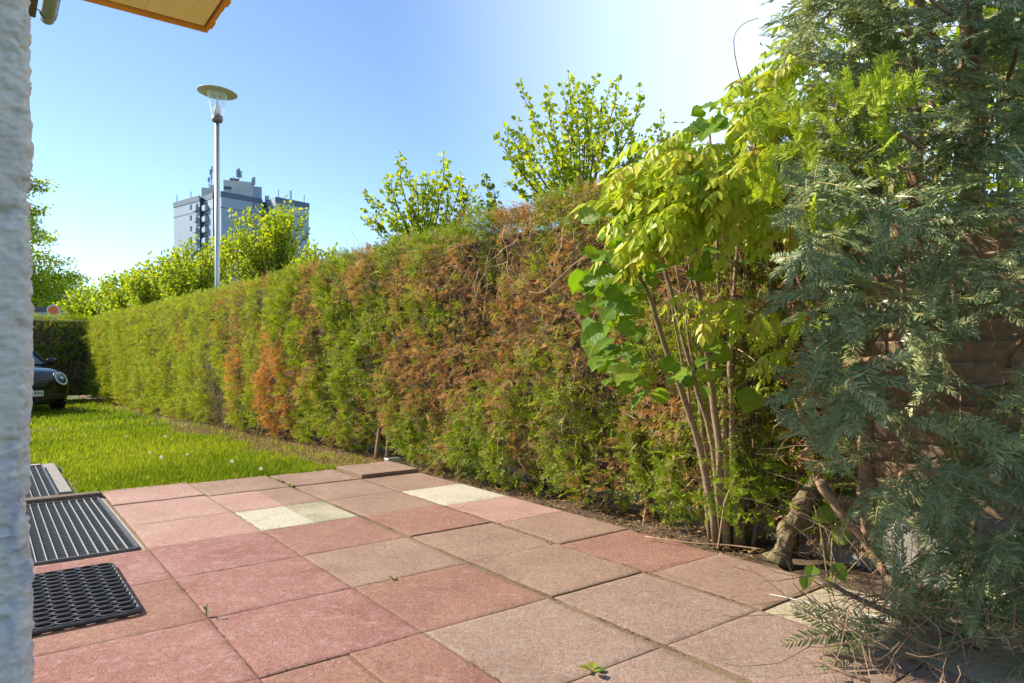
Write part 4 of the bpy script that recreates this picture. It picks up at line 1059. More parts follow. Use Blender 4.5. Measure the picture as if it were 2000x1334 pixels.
for l, w, zb_, zt in gh:
    t = min(1, (zt - zb_) / 0.4); wt = w - 0.17 * t
    V.append([K(a, l, z) for a, z in ((w, zb_ - 0.03), (w * 0.97 + wt * 0.03, zb_ + (zt - zb_) * 0.3), (wt + 0.03, zb_ + (zt - zb_) * 0.88), (wt - 0.06, zt), (0, zt + 0.02), (-wt + 0.06, zt), (-wt - 0.03, zb_ + (zt - zb_) * 0.88), (-w * 0.97 - wt * 0.03, zb_ + (zt - zb_) * 0.3), (-w, zb_ - 0.03))])
mb = MB(); mb.grid(np.array(V)); part('windows', mb, M['carglass'], car, True)
mb = MB(); Vr = np.array([[q + UP * 0.012 for q in r_[2:7]] for r_ in V[3:7]]); mb.grid(Vr); part('roof', mb, M['carpaint'], car, True)
for sg in (-1, 1):
    mb = MB(); mb.tube([K(sg * 0.79, 1.0, 0.955), K(sg * 0.735, 1.35, 1.16), K(sg * 0.665, 1.62, 1.29), K(sg * 0.64, 1.87, 1.355)], 0.028, 6); part('pillar', mb, M['carpaint'], car, True)
    for l in (0.68, 3.15):
        mb = MB(); a0 = CU * sg
        mb.lathe([(0.22, 0.78), (0.305, 0.78), (0.315, 0.80), (0.315, 0.87), (0.30, 0.89), (0.22, 0.885)], K(0, l, 0.31), 24, CT, UP, a0)
        wh = part('wheel', mb, M['tyre'], car, True)
        mb = MB(); mb.lathe([(0.0, 0.86), (0.07, 0.87), (0.19, 0.85), (0.225, 0.875)], K(0, l, 0.31), 12, CT, UP, a0)
        o = link('rim', mb.mesh('rim', M['rim'], car.location), (0, 0, 0), wh)
    fw = unit(-CT * 0.80 + CU * sg * 0.30 + UP * 0.46); e1 = unit(np.cross(UP, fw)); e2 = np.cross(fw, e1)
    c = K(sg * 0.635, 0.075, 0.675)
    mb = MB(); mb.lathe([(0.125, -0.06), (0.135, 0.01), (0.128, 0.018), (0.105, 0.012)], c, 24, e1, e2 * 1.08, fw); hl = part('headlight', mb, M['lampwhite'], car, True)
    mb = MB(); mb.lathe([(0.107, 0.008), (0.07, 0.026), (0.0, 0.034)], c, 24, e1, e2 * 1.08, fw)
    o = link('lens', mb.mesh('lens', M['lens'], car.location, True), (0, 0, 0), hl)
    mb = MB(); mb.lathe([(0.035, 0.034), (0.03, 0.040), (0.0, 0.042)], c, 12, e1, e2, fw)
    o = link('bulb', mb.mesh('bulb', M['lampwhite'], car.location, True), (0, 0, 0), hl)
    mb = MB(); mb.lathe([(0.132, -0.05), (0.155, -0.01), (0.15, 0.008), (0.134, 0.008)], c, 24, e1, e2 * 1.08, fw)
    o = link('bezel', mb.mesh('bezel', M['cartrim'], car.location, True), (0, 0, 0), hl)
    mc = K(sg * 0.965, 1.20, 1.0)
    prof = [(0.0, -0.11), (0.05, -0.10), (0.078, -0.05), (0.08, 0.03), (0.07, 0.085), (0.0, 0.09)]
    mb = MB(); mb.lathe(prof, mc, 14, CT * 0.9, UP, CU * sg); mb.tube([K(sg * 0.80, 1.18, 0.955), K(sg * 0.90, 1.19, 0.975)], 0.025, 6); part('mirror', mb, M['carpaint'], car, True)
mb = MB(); mb.box(K(0, 0.012, 0.33), (0.60, 0.03, 0.045), CU, CT, bev=0.01); part('lower_intake', mb, M['cartrim'], car)
for z in (0.545, 0.575, 0.605):
    mb = MB(); mb.tube([K(u, -0.012 + 0.11 * (abs(u) / 0.5) ** 3 * 0.5, z) for u in np.linspace(-0.46, 0.46, 9)], 0.009, 6); part('grille_bar', mb, M['chrome'], car, True)
mb = MB(); mb.tube([K(u, 0.012 + 0.13 * (abs(u) / 0.62) ** 3, 0.655 ) for u in np.linspace(-0.56, 0.56, 11)], 0.010, 6); part('bonnet_seam', mb, M['chrome'], car, True)
mb = MB(); mb.tube([K(u, -0.02 + 0.10 * (abs(u) / 0.66) ** 3, 0.235) for u in np.linspace(-0.62, 0.62, 11)], 0.018, 6); part('lip', mb, M['cartrim'], car, True)
mb = MB(); mb.box(K(0.02, -0.030, 0.405), (0.26, 0.006, 0.055), CU, CT, bev=0.002); pl = part('number_plate', mb, M['plate'], car)
fc = bpy.data.curves.new('plate_digits', 'FONT'); fc.body = '994'; fc.size = 0.105; fc.align_x = 'RIGHT'; fc.align_y = 'CENTER'; fc.extrude = 0.0006
fo = bpy.data.objects.new('tmp_text', fc); C.objects.link(fo)
dg = bpy.context.evaluated_depsgraph_get()
tm = bpy.data.meshes.new_from_object(fo.evaluated_get(dg))
bpy.data.objects.remove(fo)
co = np.zeros(len(tm.vertices) * 3); tm.vertices.foreach_get('co', co); co = co.reshape(-1, 3)
org = K(0.265, -0.0380, 0.405) - np.array(car.location)
co2 = org + co[:, :1] * CU + co[:, 1:2] * UP + co[:, 2:3] * (-CT)
tm.vertices.foreach_set('co', co2.ravel()); tm.materials.clear(); tm.materials.append(M['black']); tm.update()
link('plate_digits', tm, (0, 0, 0), pl)

# ------------------------------------------------------------------ hazel bush
HB = np.array(P(1425, 1062, 3.72)); HB[2] = -0.04
hazel = thing('hazel_bush', HB, 'hazel bush with many upright stems and broad round green leaves by the patio', 'shrub')
def spline(pts, n=12):
    pts = np.array(pts, float); t = np.linspace(0, len(pts) - 1, n); out = []
    Q = np.concatenate([[2 * pts[0] - pts[1]], pts, [2 * pts[-1] - pts[-2]]])
    for x in t:
        i = min(int(x), len(pts) - 2); f = x - i; a, b_, c_, d_ = Q[i:i + 4]
        out.append(0.5 * ((2 * b_) + (-a + c_) * f + (2 * a - 5 * b_ + 4 * c_ - d_) * f * f + (-a + 3 * b_ - 3 * c_ + d_) * f ** 3))
    return np.array(out)
stems = [
 ([(1400, 1050, 3.72), (1368, 880, 3.62), (1318, 730, 3.52), (1275, 600, 3.42), (1230, 500, 3.35)], 0.021, 0.009),
 ([(1410, 1055, 3.74), (1388, 860, 3.66), (1340, 690, 3.6), (1300, 520, 3.5), (1270, 400, 3.45)], 0.016, 0.006),
 ([(1420, 1058, 3.70), (1400, 850, 3.62), (1375, 650, 3.55), (1350, 480, 3.45), (1330, 300, 3.4)], 0.024, 0.008),
 ([(1428, 1060, 3.75), (1415, 860, 3.7), (1405, 660, 3.66), (1400, 460, 3.6), (1385, 250, 3.5)], 0.020, 0.006),
 ([(1440, 1062, 3.70), (1432, 880, 3.66), (1428, 690, 3.6), (1440, 480, 3.55), (1450, 300, 3.5)], 0.022, 0.007),
 ([(1450, 1064, 3.72), (1448, 860, 3.7), (1450, 660, 3.7), (1462, 460, 3.66), (1480, 240, 3.6)], 0.019, 0.006),
 ([(1458, 1066, 3.78), (1470, 880, 3.8), (1500, 700, 3.8), (1520, 500, 3.8), (1540, 300, 3.8)], 0.017, 0.006),
 ([(1470, 1066, 3.72), (1500, 920, 3.75), (1535, 800, 3.75), (1545, 600, 3.75)], 0.014, 0.005),
 ([(1392, 1052, 3.80), (1380, 900, 3.85), (1372, 760, 3.85), (1340, 600, 3.8)], 0.013, 0.005),
 ([(1435, 1056, 3.84), (1440, 900, 3.9), (1460, 700, 3.9), (1430, 500, 3.85), (1400, 330, 3.8)], 0.017, 0.006)]
for i in range(9):
    x0 = 1388 + 11 * i; Y0 = 3.72 + 0.12 * random.random(); lean = (i - 4.5) * 14 - 20
    stems.append(([(x0, 1056, Y0), (x0 + lean * 0.3, 880, Y0), (x0 + lean * 0.7, 690, Y0 - 0.05), (x0 + lean * 1.2, 500, Y0 - 0.1)], random.uniform(0.009, 0.016), 0.004))
for pts, r0, r1 in stems:
    k = MB(); q = spline([P(*x) for x in pts], 14); q[0][2] = min(q[0][2], -0.05)
    q[1:-1] += rng.normal(0, 0.004, q[1:-1].shape)
    k.tube(q, np.linspace(r0, r1, 14), 8); part('stem', k, M['bark_pale'], hazel, True)
k = MB()
for i in range(46):
    pts, r0, r1 = random.choice(stems); q = spline([P(*x) for x in pts], 14); i0 = random.randint(4, 13)
    k.tube(wander(q[i0], UP * random.gauss(0.3, 0.5) + np.array((random.gauss(-0.2, 0.6), random.gauss(-0.4, 0.5), 0)), random.uniform(0.15, 0.4), 4, 0.22), np.linspace(0.004, 0.0014, 5), 4, cap=False)
part('twigs', k, M['twig'], hazel, kind='stuff')
def broad_leaf(seed):
    r = random.Random(seed); n = 9
    W_ = [0.0, 0.27, 0.40, 0.46, 0.48, 0.47, 0.43, 0.35, 0.20, 0.0]
    V = []; fs = []; T = []
    for i in range(10):
        x = i / 9 if i < 9 else 1.06
        x = x - (0.05 if i == 1 else 0)
        for j, s_ in enumerate((-1, -0.5, 0, 0.5, 1)):
            ser = 1 + (0.035 if i % 2 else -0.03) * (abs(s_) == 1)
            y = W_[i] * s_ * ser
            rib = (0.016 if i % 2 else -0.016) * (abs(s_) > 0.2)
            V.append((x - 0.06 * abs(s_) * (i not in (0, 9)), y, 0.16 * abs(y) - 0.22 * (x - 0.3) ** 2 * (x > 0.3) + rib + 0.02 * r.uniform(-1, 1)))
            T.append(0.62 if s_ == 0 else 0.45)
    for i in range(9):
        for j in range(4):
            a = i * 5 + j; fs.append((a, a + 5, a + 6, a + 1))
    V.append((-0.18, 0.008, 0.03)); V.append((-0.18, -0.008, 0.03)); V.append((0.02, -0.008, 0)); V.append((0.02, 0.008, 0)); T += [0.7] * 4
    b0 = len(V) - 4; fs.append((b0, b0 + 1, b0 + 2, b0 + 3))
    mb = MB(); mb.add(V, fs, np.array(T)); return mb
M['hazel_leaf'] = leaf_mat('hazel_leaf', [(0.3, (0.10, 0.27, 0.015)), (0.6, (0.19, 0.40, 0.022)), (0.95, (0.36, 0.50, 0.03))], 0.45, 0.38, 0.45, objrand=0.35, warm=(1.5, 1.25, 0.4))
nt = M['hazel_leaf'].node_tree; b = nt.nodes['Principled BSDF']
tcv = nt.nodes.new('ShaderNodeTexCoord'); sx = nt.nodes.new('ShaderNodeSeparateXYZ'); nt.links.new(tcv.outputs['Object'], sx.inputs[0])
def mth(op, a, b_=None):
    n_ = nt.nodes.new('ShaderNodeMath'); n_.operation = op
    for i_, v_ in enumerate((a, b_)):
        if v_ is None: continue
        if hasattr(v_, 'links'): nt.links.new(v_, n_.inputs[i_])
        else: n_.inputs[i_].default_value = v_
    return n_.outputs[0]
ay_ = mth('ABSOLUTE', sx.outputs['Y']); ph = mth('MULTIPLY', mth('SUBTRACT', sx.outputs['X'], mth('MULTIPLY', ay_, 0.75)), 50.0)
ve = mth('POWER', mth('ABSOLUTE', mth('SINE', ph)), 0.35)
mid = mth('MINIMUM', mth('MULTIPLY', ay_, 45.0), 1.0)
ve = mth('MULTIPLY', ve, mid)
old = b.inputs['Base Color'].links[0].from_socket
vc = mixc(nt, ve, (0.42, 0.56, 0.14), old)
nt.links.new(vc, b.inputs['Base Color'])
bump(nt, b, ve, 0.7, 0.02)
HL_ME = [broad_leaf(i).mesh('leaf', M['hazel_leaf'], smooth=True) for i in range(5)]
def orient(o, axis, nrm, size):
    ax = unit(axis); nz = unit(nrm - np.dot(nrm, ax) * ax); ay = np.cross(nz, ax)
    from mathutils import Matrix
    m_ = Matrix(((ax[0], ay[0], nz[0]), (ax[1], ay[1], nz[1]), (ax[2], ay[2], nz[2])))
    o.rotation_euler = m_.to_euler(); o.scale = (size,) * 3
def leaf_at(pos, axis, nrm, size, me, root, name='leaf'):
    o = link(name, me, tuple(pos - np.array(root.location)), root); orient(o, axis, nrm, size); return o
SUNV = np.array(sdir)
lr = random.Random(77)
clusters = [  # x, y, spread x, spread y, depth, depth spread, count
 (1190, 400, 32, 28, 3.35, .12, 12), (1240, 440, 40, 45, 3.4, .15, 22), (1180, 530, 36, 40, 3.3, .12, 24), (1260, 540, 30, 25, 3.25, .1, 9),
 (1210, 600, 40, 35, 3.35, .12, 20), (1180, 640, 25, 25, 3.3, .1, 8), (1215, 700, 30, 32, 3.25, .1, 18), (1250, 740, 28, 22, 3.25, .1, 9),
 (1365, 520, 28, 30, 3.3, .1, 7), (1320, 730, 22, 28, 3.2, .1, 5), (1395, 690, 25, 25, 3.25, .1, 6), (1365, 770, 14, 18, 3.2, .05, 2), (1455, 775, 18, 15, 3.2, .05, 4), (1480, 495, 20, 15, 3.3, .1, 3),
 (1380, 240, 38, 28, 3.4, .12, 12), (1420, 270, 35, 30, 3.45, .12, 10), (1330, 300, 30, 30, 3.45, .1, 8), (1300, 350, 50, 30, 3.5, .12, 14), (1470, 200, 30, 30, 3.6, .12, 8), (1400, 420, 60, 50, 3.6, .12, 12), (1290, 460, 40, 40, 3.5, .12, 12)]
for cx, cy, sx, sy, Y, sY, n in clusters:
    for i in range(int(n * 1.33)):
        y_ = Y + lr.gauss(0, sY)
        pos = P(cx + sx * max(-1.3, min(1.3, lr.gauss(0, 0.8))), cy + sy * max(-0.9, min(1.4, lr.gauss(0, 0.8))), y_)
        axis = np.array((lr.gauss(-0.55, 0.5), lr.gauss(-0.45, 0.4), lr.gauss(-0.45, 0.35)))
        nrm = np.array((lr.gauss(-0.25, 0.45), lr.gauss(-0.75, 0.45), lr.gauss(0.7, 0.35)))
        sz = lr.choice((0.04, 0.055, 0.065, 0.075, 0.085, 0.095, 0.11)) * lr.uniform(0.9, 1.15)
        leaf_at(pos, axis, nrm, sz, lr.choice(HL_ME), hazel)

# ------------------------------------------------------------------ climbing vine with bronze-yellow leaflets
VB = P(1490, 1070, 3.85); VB[2] = -0.04
vine = thing('climbing_vine', VB, 'climber with drooping bronze-yellow leaflets hanging over the hazel bush', 'vine')
M['vine_leaf'] = leaf_mat('vine_leaf', [(0.25, (0.27, 0.45, 0.025)), (0.55, (0.45, 0.55, 0.032)), (0.85, (0.58, 0.55, 0.055)), (1.0, (0.54, 0.38, 0.10))], 0.45, 0.42, 0.4, objrand=0.36, warm=(1.2, 1.25, 0.4))
def pinnate(seed, n=5, droop=0.9):
    r = random.Random(seed); mb = MB(); rgx = np.random.default_rng(seed)
    axp = [np.array((t, 0, 0.05 * math.sin(t * 3) - 0.35 * t * t)) for t in np.linspace(0, 1, 7)]
    mb.tube(axp, np.linspace(0.008, 0.004, 7), 3, 0.75, cap=False)
    tmpl = np.array([(0, 0, 0), (0.16, 0.13, 0.02), (0.42, 0.20, 0.03), (0.72, 0.12, 0.0), (1.0, 0, -0.06), (0.72, -0.12, 0.0), (0.42, -0.20, 0.03), (0.16, -0.13, 0.02), (0.16, 0, -0.02), (0.42, 0, -0.025), (0.72, 0, -0.03)])
    fs = [(0, 8, 1), (1, 8, 9, 2), (2, 9, 10, 3), (3, 10, 4), (0, 7, 8), (7, 6, 9, 8), (6, 5, 10, 9), (5, 4, 10)]
    pos, ax, nr, sz, ti = [], [], [], [], []
    for i in range(n):
        t = 0.22 + 0.72 * i / (n - 1); q = np.array((t, 0, 0.05 * math.sin(t * 3) - 0.35 * t * t))
        for sg in (-1, 1):
            pos.append(q); ax.append((0.45, sg * 0.6, -droop * r.uniform(0.6, 1.2))); nr.append((0.5 + r.gauss(0, .25), sg * 0.5 + r.gauss(0, .3), 0.6)); sz.append(0.36 * r.uniform(0.75, 1.1)); ti.append(r.uniform(0.28, 0.62))
    pos.append(np.array((1, 0, 0.05 * math.sin(3) - 0.35))); ax.append((0.6, 0, -0.7)); nr.append((0.7, 0.1, 0.5)); sz.append(0.36); ti.append(0.4)
    place(mb, (tmpl, fs), np.array(pos), np.array(ax), np.array(nr), np.array(sz), np.array(ti))
    return mb
VM = [pinnate(i, 5 if i % 2 else 6).mesh('leaf', M['vine_leaf'], smooth=True) for i in range(6)]
vcl = [(1225, 360, 30, 18, 3.3, 7), (1270, 330, 40, 25, 3.3, 10), (1320, 300, 40, 28, 3.3, 10), (1240, 420, 30, 25, 3.2, 7), (1290, 400, 45, 28, 3.2, 14), (1350, 360, 45, 32, 3.2, 16), (1410, 330, 40, 40, 3.25, 14), (1220, 490, 25, 15, 3.2, 4), (1300, 440, 45, 22, 3.15, 10), (1370, 410, 40, 28, 3.2, 10), (1440, 380, 35, 30, 3.25, 8),
       (1470, 300, 35, 35, 3.4, 9), (1500, 220, 30, 40, 3.5, 10), (1530, 140, 24, 34, 3.6, 12), (1490, 170, 25, 30, 3.5, 8), (1550, 100, 15, 20, 3.6, 5), (1480, 430, 30, 25, 3.3, 6), (1440, 180, 25, 25, 3.6, 5),
       (1440, 620, 40, 25, 3.25, 8), (1400, 620, 30, 18, 3.25, 5), (1490, 640, 25, 22, 3.25, 5), (1510, 690, 25, 20, 3.2, 4), (1350, 590, 25, 15, 3.3, 3)]
for cx, cy, sx, sy, Y, n in vcl:
    for i in range(int(n * 1.6)):
        pos = P(cx + lr.gauss(0, sx * 0.8) + 38, cy + lr.gauss(0, sy * 0.8) - 14, Y + lr.gauss(0, 0.10))
        axis = np.array((lr.gauss(-0.75, 0.35), lr.gauss(-0.5, 0.4), lr.gauss(-0.12, 0.22)))
        leaf_at(pos, axis, np.array((lr.gauss(0, 0.25), lr.gauss(-0.5, 0.3), 1.0)), lr.uniform(0.16, 0.24) * (0.75 if cy > 560 else 1), lr.choice(VM), vine)
vst = [[(1490, 1070, 3.85), (1500, 850, 3.8), (1480, 640, 3.7), (1440, 480, 3.5), (1360, 350, 3.3), (1250, 330, 3.2)],
       [(1500, 1070, 3.85), (1520, 800, 3.85), (1515, 560, 3.75), (1490, 380, 3.6), (1440, 300, 3.4), (1380, 280, 3.3)],
       [(1450, 480, 3.5), (1390, 430, 3.3), (1300, 410, 3.2), (1210, 450, 3.15), (1180, 480, 3.2)],
       [(1490, 380, 3.6), (1510, 250, 3.6), (1530, 120, 3.7), (1545, 80, 3.7)],
       [(1480, 640, 3.7), (1440, 610, 3.4), (1380, 590, 3.3), (1340, 580, 3.3)],
       [(1330, 300, 3.3), (1290, 275, 3.3), (1275, 285, 3.3)],
       [(1520, 330, 3.6), (1480, 240, 3.5), (1445, 150, 3.5), (1433, 80, 3.5), (1450, 48, 3.5), (1482, 35, 3.5)],
       [(1500, 300, 3.6), (1465, 190, 3.5), (1440, 160, 3.5), (1415, 175, 3.5)],
       [(1170, 500, 3.3), (1130, 510, 3.3), (1090, 545, 3.35), (1060, 570, 3.4), (1035, 570, 3.45)],
       [(1260, 1048, 3.75), (1350, 1055, 3.62), (1420, 1057, 3.58), (1490, 1062, 3.5)]]
for i, q in enumerate(vst):
    k = MB(); q = spline([P(*x) for x in q], 16)
    if i == 9: q[:, 2] = np.maximum(q[:, 2] * 0 + 0.02, 0.015)
    k.tube(q, np.linspace(0.009 if i < 2 else 0.0042, 0.002 if i != 9 else 0.004, 16), 6); part('stem', k, M['twig'], vine, True)

# ------------------------------------------------------------------ yew
YB = P(1530, 1095, 3.42); YB[2] = -0.05
yew = thing('yew_tree', YB, 'dark blue-green yew with feathery needle sprays filling the right side', 'tree')
limbs = [
 ([(1518, 1098, 3.42), (1545, 1030, 3.42), (1580, 960, 3.45), (1620, 900, 3.5), (1660, 820, 3.5)], 0.052, 0.03, 'bark_rough'),
 ([(1700, 1090, 3.1), (1695, 950, 3.1), (1692, 800, 3.05), (1690, 700, 3.0), (1640, 560, 3.0)], 0.042, 0.022, 'bark_yew'),
 ([(1600, 940, 3.1), (1640, 1000, 3.0), (1690, 1060, 2.95), (1735, 1130, 2.85)], 0.022, 0.016, 'bark_yew'),
 ([(1690, 700, 3.0), (1745, 560, 2.9), (1765, 520, 2.85)], 0.02, 0.014, 'bark_yew'), ([(1742, 660, 2.7), (1762, 610, 2.65), (1763, 520, 2.62)], 0.013, 0.011, 'bark_yew'),
 ([(1600, 600, 2.9), (1605, 530, 2.85), (1600, 495, 2.85)], 0.013, 0.011, 'bark_yew'), ([(1655, 600, 2.8), (1648, 520, 2.8), (1635, 465, 2.8)], 0.014, 0.011, 'bark_yew'),
 ([(1750, 1100, 3.3), (1790, 700, 3.3), (1790, 400, 3.25), (1775, 180, 3.2), (1735, 60, 3.2), (1715, -40, 3.2)], 0.05, 0.026, 'bark_yew'),
 ([(1900, 1000, 3.3), (1905, 600, 3.3), (1900, 300, 3.25), (1895, 100, 3.2), (1890, -80, 3.2)], 0.06, 0.045, 'bark_yew'),
 ([(1900, 200, 3.2), (1840, 110, 3.2), (1800, 30, 3.2), (1790, -40, 3.2)], 0.026, 0.02, 'bark_yew'), ([(1905, 250, 3.2), (1960, 200, 3.1), (2020, 150, 3.0)], 0.022, 0.016, 'bark_yew'),
 ([(1790, 165, 3.1), (1700, 168, 3.1), (1580, 165, 3.1)], 0.010, 0.006, 'twig'), ([(1895, 160, 3.1), (1800, 158, 3.1)], 0.012, 0.008, 'bark_yew'),
 ([(1780, 170, 3.1), (1700, 130, 3.1), (1600, 120, 3.05), (1535, 100, 3.05)], 0.012, 0.005, 'twig'), ([(1690, 750, 3.0), (1640, 690, 2.9), (1560, 620, 2.9)], 0.016, 0.007, 'bark_yew'),
 ([(1735, 1130, 2.85), (1800, 1190, 2.6), (1880, 1260, 2.4), (1990, 1300, 2.3)], 0.02, 0.014, 'bark'), ([(1690, 900, 3.0), (1600, 850, 3.0), (1540, 760, 3.0)], 0.014, 0.006, 'bark_yew'),
 ([(1980, 1250, 2.2), (1900, 1255, 2.25), (1820, 1230, 2.3), (1720, 1190, 2.4), (1640, 1150, 2.55), (1590, 1125, 2.7)], 0.013, 0.008, 'bark'),
 ([(1860, 1120, 2.7), (1895, 1060, 2.7), (1905, 1000, 2.7)], 0.016, 0.011, 'bark_rough'), ([(1600, 1290, 2.15), (1640, 1310, 2.05), (1700, 1330, 2.0)], 0.008, 0.006, 'bark'),
 ([(1610, 1275, 2.2), (1700, 1290, 2.2), (1790, 1280, 2.2), (1830, 1270, 2.25)], 0.009, 0.007, 'bark')]
for pts, r0, r1, mk in limbs:
    k = MB(); n = 14; q = spline([P(*x) for x in pts], n); rr_ = np.linspace(r0, r1, n)
    q[1:-1] += rng.normal(0, 0.12, q[1:-1].shape) * rr_[1:-1, None]
    rr_ = rr_ * (1 + 0.10 * rng.normal(0, 1, n)); 
    if r0 > 0.05 and mk == 'bark_rough': rr_[0] *= 1.5
    if r0 > 0.038:
        m2 = 60; q = spline(q, m2); rr2 = np.interp(np.linspace(0, 1, m2), np.linspace(0, 1, n), rr_)
        k.tube(q, rr2, 26); V_ = k.v[0].reshape(m2, 26, 3); a_ = np.arange(26)
        nz_ = (np.abs(fbm(np.repeat(a_[None], m2, 0) * 0.55, np.repeat(np.arange(m2)[:, None], 26, 1) * 0.22, len(pts) + int(pts[0][0]), 3) - 0.5) * 2)
        k.v[0] = (q[:, None] + (V_ - q[:, None]) * (0.82 + 0.55 * nz_)[..., None]).reshape(-1, 3)
    else:
        k.tube(q, rr_, 8 if r0 > 0.02 else 7)
    part('limb', k, M[mk], yew, True)
for x, y, Y, r_ in ((1763, 516, 2.62, 0.012), (1600, 491, 2.85, 0.0125), (1635, 461, 2.8, 0.0125), (1766, 515, 2.85, 0.0145)):
    k = MB(); c = P(x, y, Y); k.lathe([(r_, -0.012), (r_ * 1.02, 0.004), (0, 0.006)], c, 10, (1, 0, 0), unit((0, 1, 0.2)), unit((0, -0.2, 1))); part('cut_end', k, M['cut_wood'], yew)
for i in range(34):
    rb = random.Random(900 + i); x = rb.uniform(1560, 1990); y = rb.uniform(-20, 900); Y = rb.uniform(2.55, 3.2)
    p_ = P(x, y, Y); d_ = np.array((rb.gauss(-0.35, 0.5), rb.gauss(-0.3, 0.3), rb.gauss(0.55, 0.5))); L_ = rb.uniform(0.25, 0.55)
    k = MB(); r_ = rb.uniform(0.007, 0.014); k.tube(spline(wander(p_, d_, L_, 5, 0.22, rb), 10), np.linspace(r_, r_ * 0.55, 10), 7); part('branch', k, M['bark_yew'], yew, True)
def spray_tmpl(seed, fresh=False):
    """branchlet with two ranks of flat needles, unit length 1 = 0.3 m"""
    r = random.Random(seed); rgx = np.random.default_rng(seed); mb = MB()
    axes = [(np.array((0, 0, 0.)), np.array((1., 0, 0)), 1.0)]
    if not fresh:
        for t in (0.18, 0.34, 0.52):
            if r.random() < 0.7: axes.append((np.array((t, 0, -0.22 * t * t)), unit((1, r.choice((-1, 1)) * r.uniform(0.5, 0.9), r.uniform(-0.3, 0.1))), r.uniform(0.35, 0.62)))
    nd = np.array([(0, 0.0, 0), (0.35, 0.098, 0.03), (1.0, 0.0, -0.08), (0.35, -0.098, 0.03), (0.75, 0.088, -0.02), (0.75, -0.088, -0.02)])
    nf = [(0, 3, 1), (1, 3, 5, 4), (4, 5, 2)]
    pos, ax, nr, sz, ti = [], [], [], [], []
    for o_, d_, L in axes:
        n = int(L * (29 if not fresh else 20)); pts = []
        for i in range(n + 1):
            t = i / n; pts.append(o_ + d_ * L * t - UP * (0.26 if not fresh else -0.1) * (L * t) ** 2)
        mb.tube(pts[::4] + [pts[-1]], np.linspace(0.007, 0.003, len(pts[::4]) + 1), 3, 0.9, cap=False)
        lat = unit(np.cross(UP, d_)); base_t = r.uniform(0.2, 0.5)
        for i in range(1, n + 1):
            t = i / n; tg = unit(pts[i] - pts[i - 1])
            for sg in (-1, 1):
                a = R(r.uniform(48, 72)) * (1 - 0.45 * t)
                pos.append(pts[i]); ax.append(tg * math.cos(a) + lat * sg * math.sin(a) + UP * r.uniform(-0.12, 0.22)); nr.append(UP + rgx.normal(0, 0.3, 3))
                sz.append((0.125 if not fresh else 0.30) * r.uniform(0.8, 1.12) * (1 - 0.45 * max(0, t - 0.75) / 0.25) * (1 if t > 0.08 else 0.6)); ti.append(np.clip(base_t + r.gauss(0, 0.10), 0, 0.85))
    place(mb, (nd, nf), np.array(pos), np.array(ax), np.array(nr), np.array(sz), np.array(ti))
    return mb
M['yew_needle'] = leaf_mat('yew_needle', [(0.0, (0.055, 0.095, 0.036)), (0.35, (0.165, 0.22, 0.088)), (0.7, (0.38, 0.43, 0.20)), (1.0, (0.44, 0.36, 0.15))], 0.25, 0.36, 0.45, objrand=0.22, warm=(1.2, 1.2, 0.5))
M['yew_tip'] = leaf_mat('yew_tip', [(0.0, (0.26, 0.38, 0.025)), (0.6, (0.45, 0.55, 0.04)), (1.0, (0.55, 0.60, 0.06))], 0.45, 0.45, 0.4, objrand=0.3)
SPM = [spray_tmpl(100 + i) for i in range(10)]
SP_ME = [m_.mesh('spray', M['yew_needle']) for m_ in SPM]
TP_ME = [spray_tmpl(200 + i, True).mesh('young_shoot', M['yew_tip']) for i in range(4)]
left = [(-60, 1545), (0, 1535), (60, 1545), (150, 1565), (230, 1590), (300, 1570), (400, 1545), (480, 1525), (560, 1535), (640, 1555), (700, 1570), (800, 1550), (900, 1575), (960, 1620), (1010, 1660), (1060, 1720), (1120, 1760), (1170, 1640), (1230, 1620), (1340, 1680)]
ly_ = [a for a, b_ in left]; lx_ = [b_ for a, b_ in left]
def yew_density(x, y):
    d = 1.0
    d *= 1 - 0.75 * math.exp(-((x - 1920) / 90) ** 2 - ((y - 660) / 150) ** 2)      # fence shows
    d *= 1 - 0.75 * math.exp(-((x - 1860) / 70) ** 2 - ((y - 800) / 90) ** 2)
    d *= 1 - 0.90 * math.exp(-((x - 1680) / 85) ** 2 - ((y - 1060) / 75) ** 2)       # grey board shows
    d *= 1 - 0.7 * math.exp(-((x - 1880) / 90) ** 2 - ((y - 1040) / 60) ** 2)
    d *= 1 - 0.7 * math.exp(-((x - 1850) / 130) ** 2 - ((y - 180) / 110) ** 2)
    d *= 1 - 0.6 * math.exp(-((x - 1700) / 60) ** 2 - ((y - 130) / 60) ** 2)      # light gaps
    d *= 1 - 0.6 * math.exp(-((x - 1650) / 60) ** 2 - ((y - 830) / 60) ** 2)
    if y > 330: d *= 0.40
    if y > 1100: d *= 0.40
    if y > 1230: d *= 0.55
    return d
sprays = []
yr = random.Random(5)
while len(sprays) < 590:
    y = yr.uniform(-140, 1330); x = yr.uniform(1480, 2120)
    lx = np.interp(y, ly_, lx_)
    if x < lx + yr.gauss(25, 18): continue
    if yr.random() > yew_density(x, y): continue
    front = yr.random() ** 1.4
    Y = (2.25 + 1.0 * front) if y > 330 else (2.6 + 0.9 * front)
    if y > 1050: Y = min(Y, 2.15 + 0.5 * front)
    if y > 1050 and 1 + (HY - y) / F * Y < 0.04: continue
    sprays.append((Y, x, y))
sprays.sort()
joined = MB(); jV = []
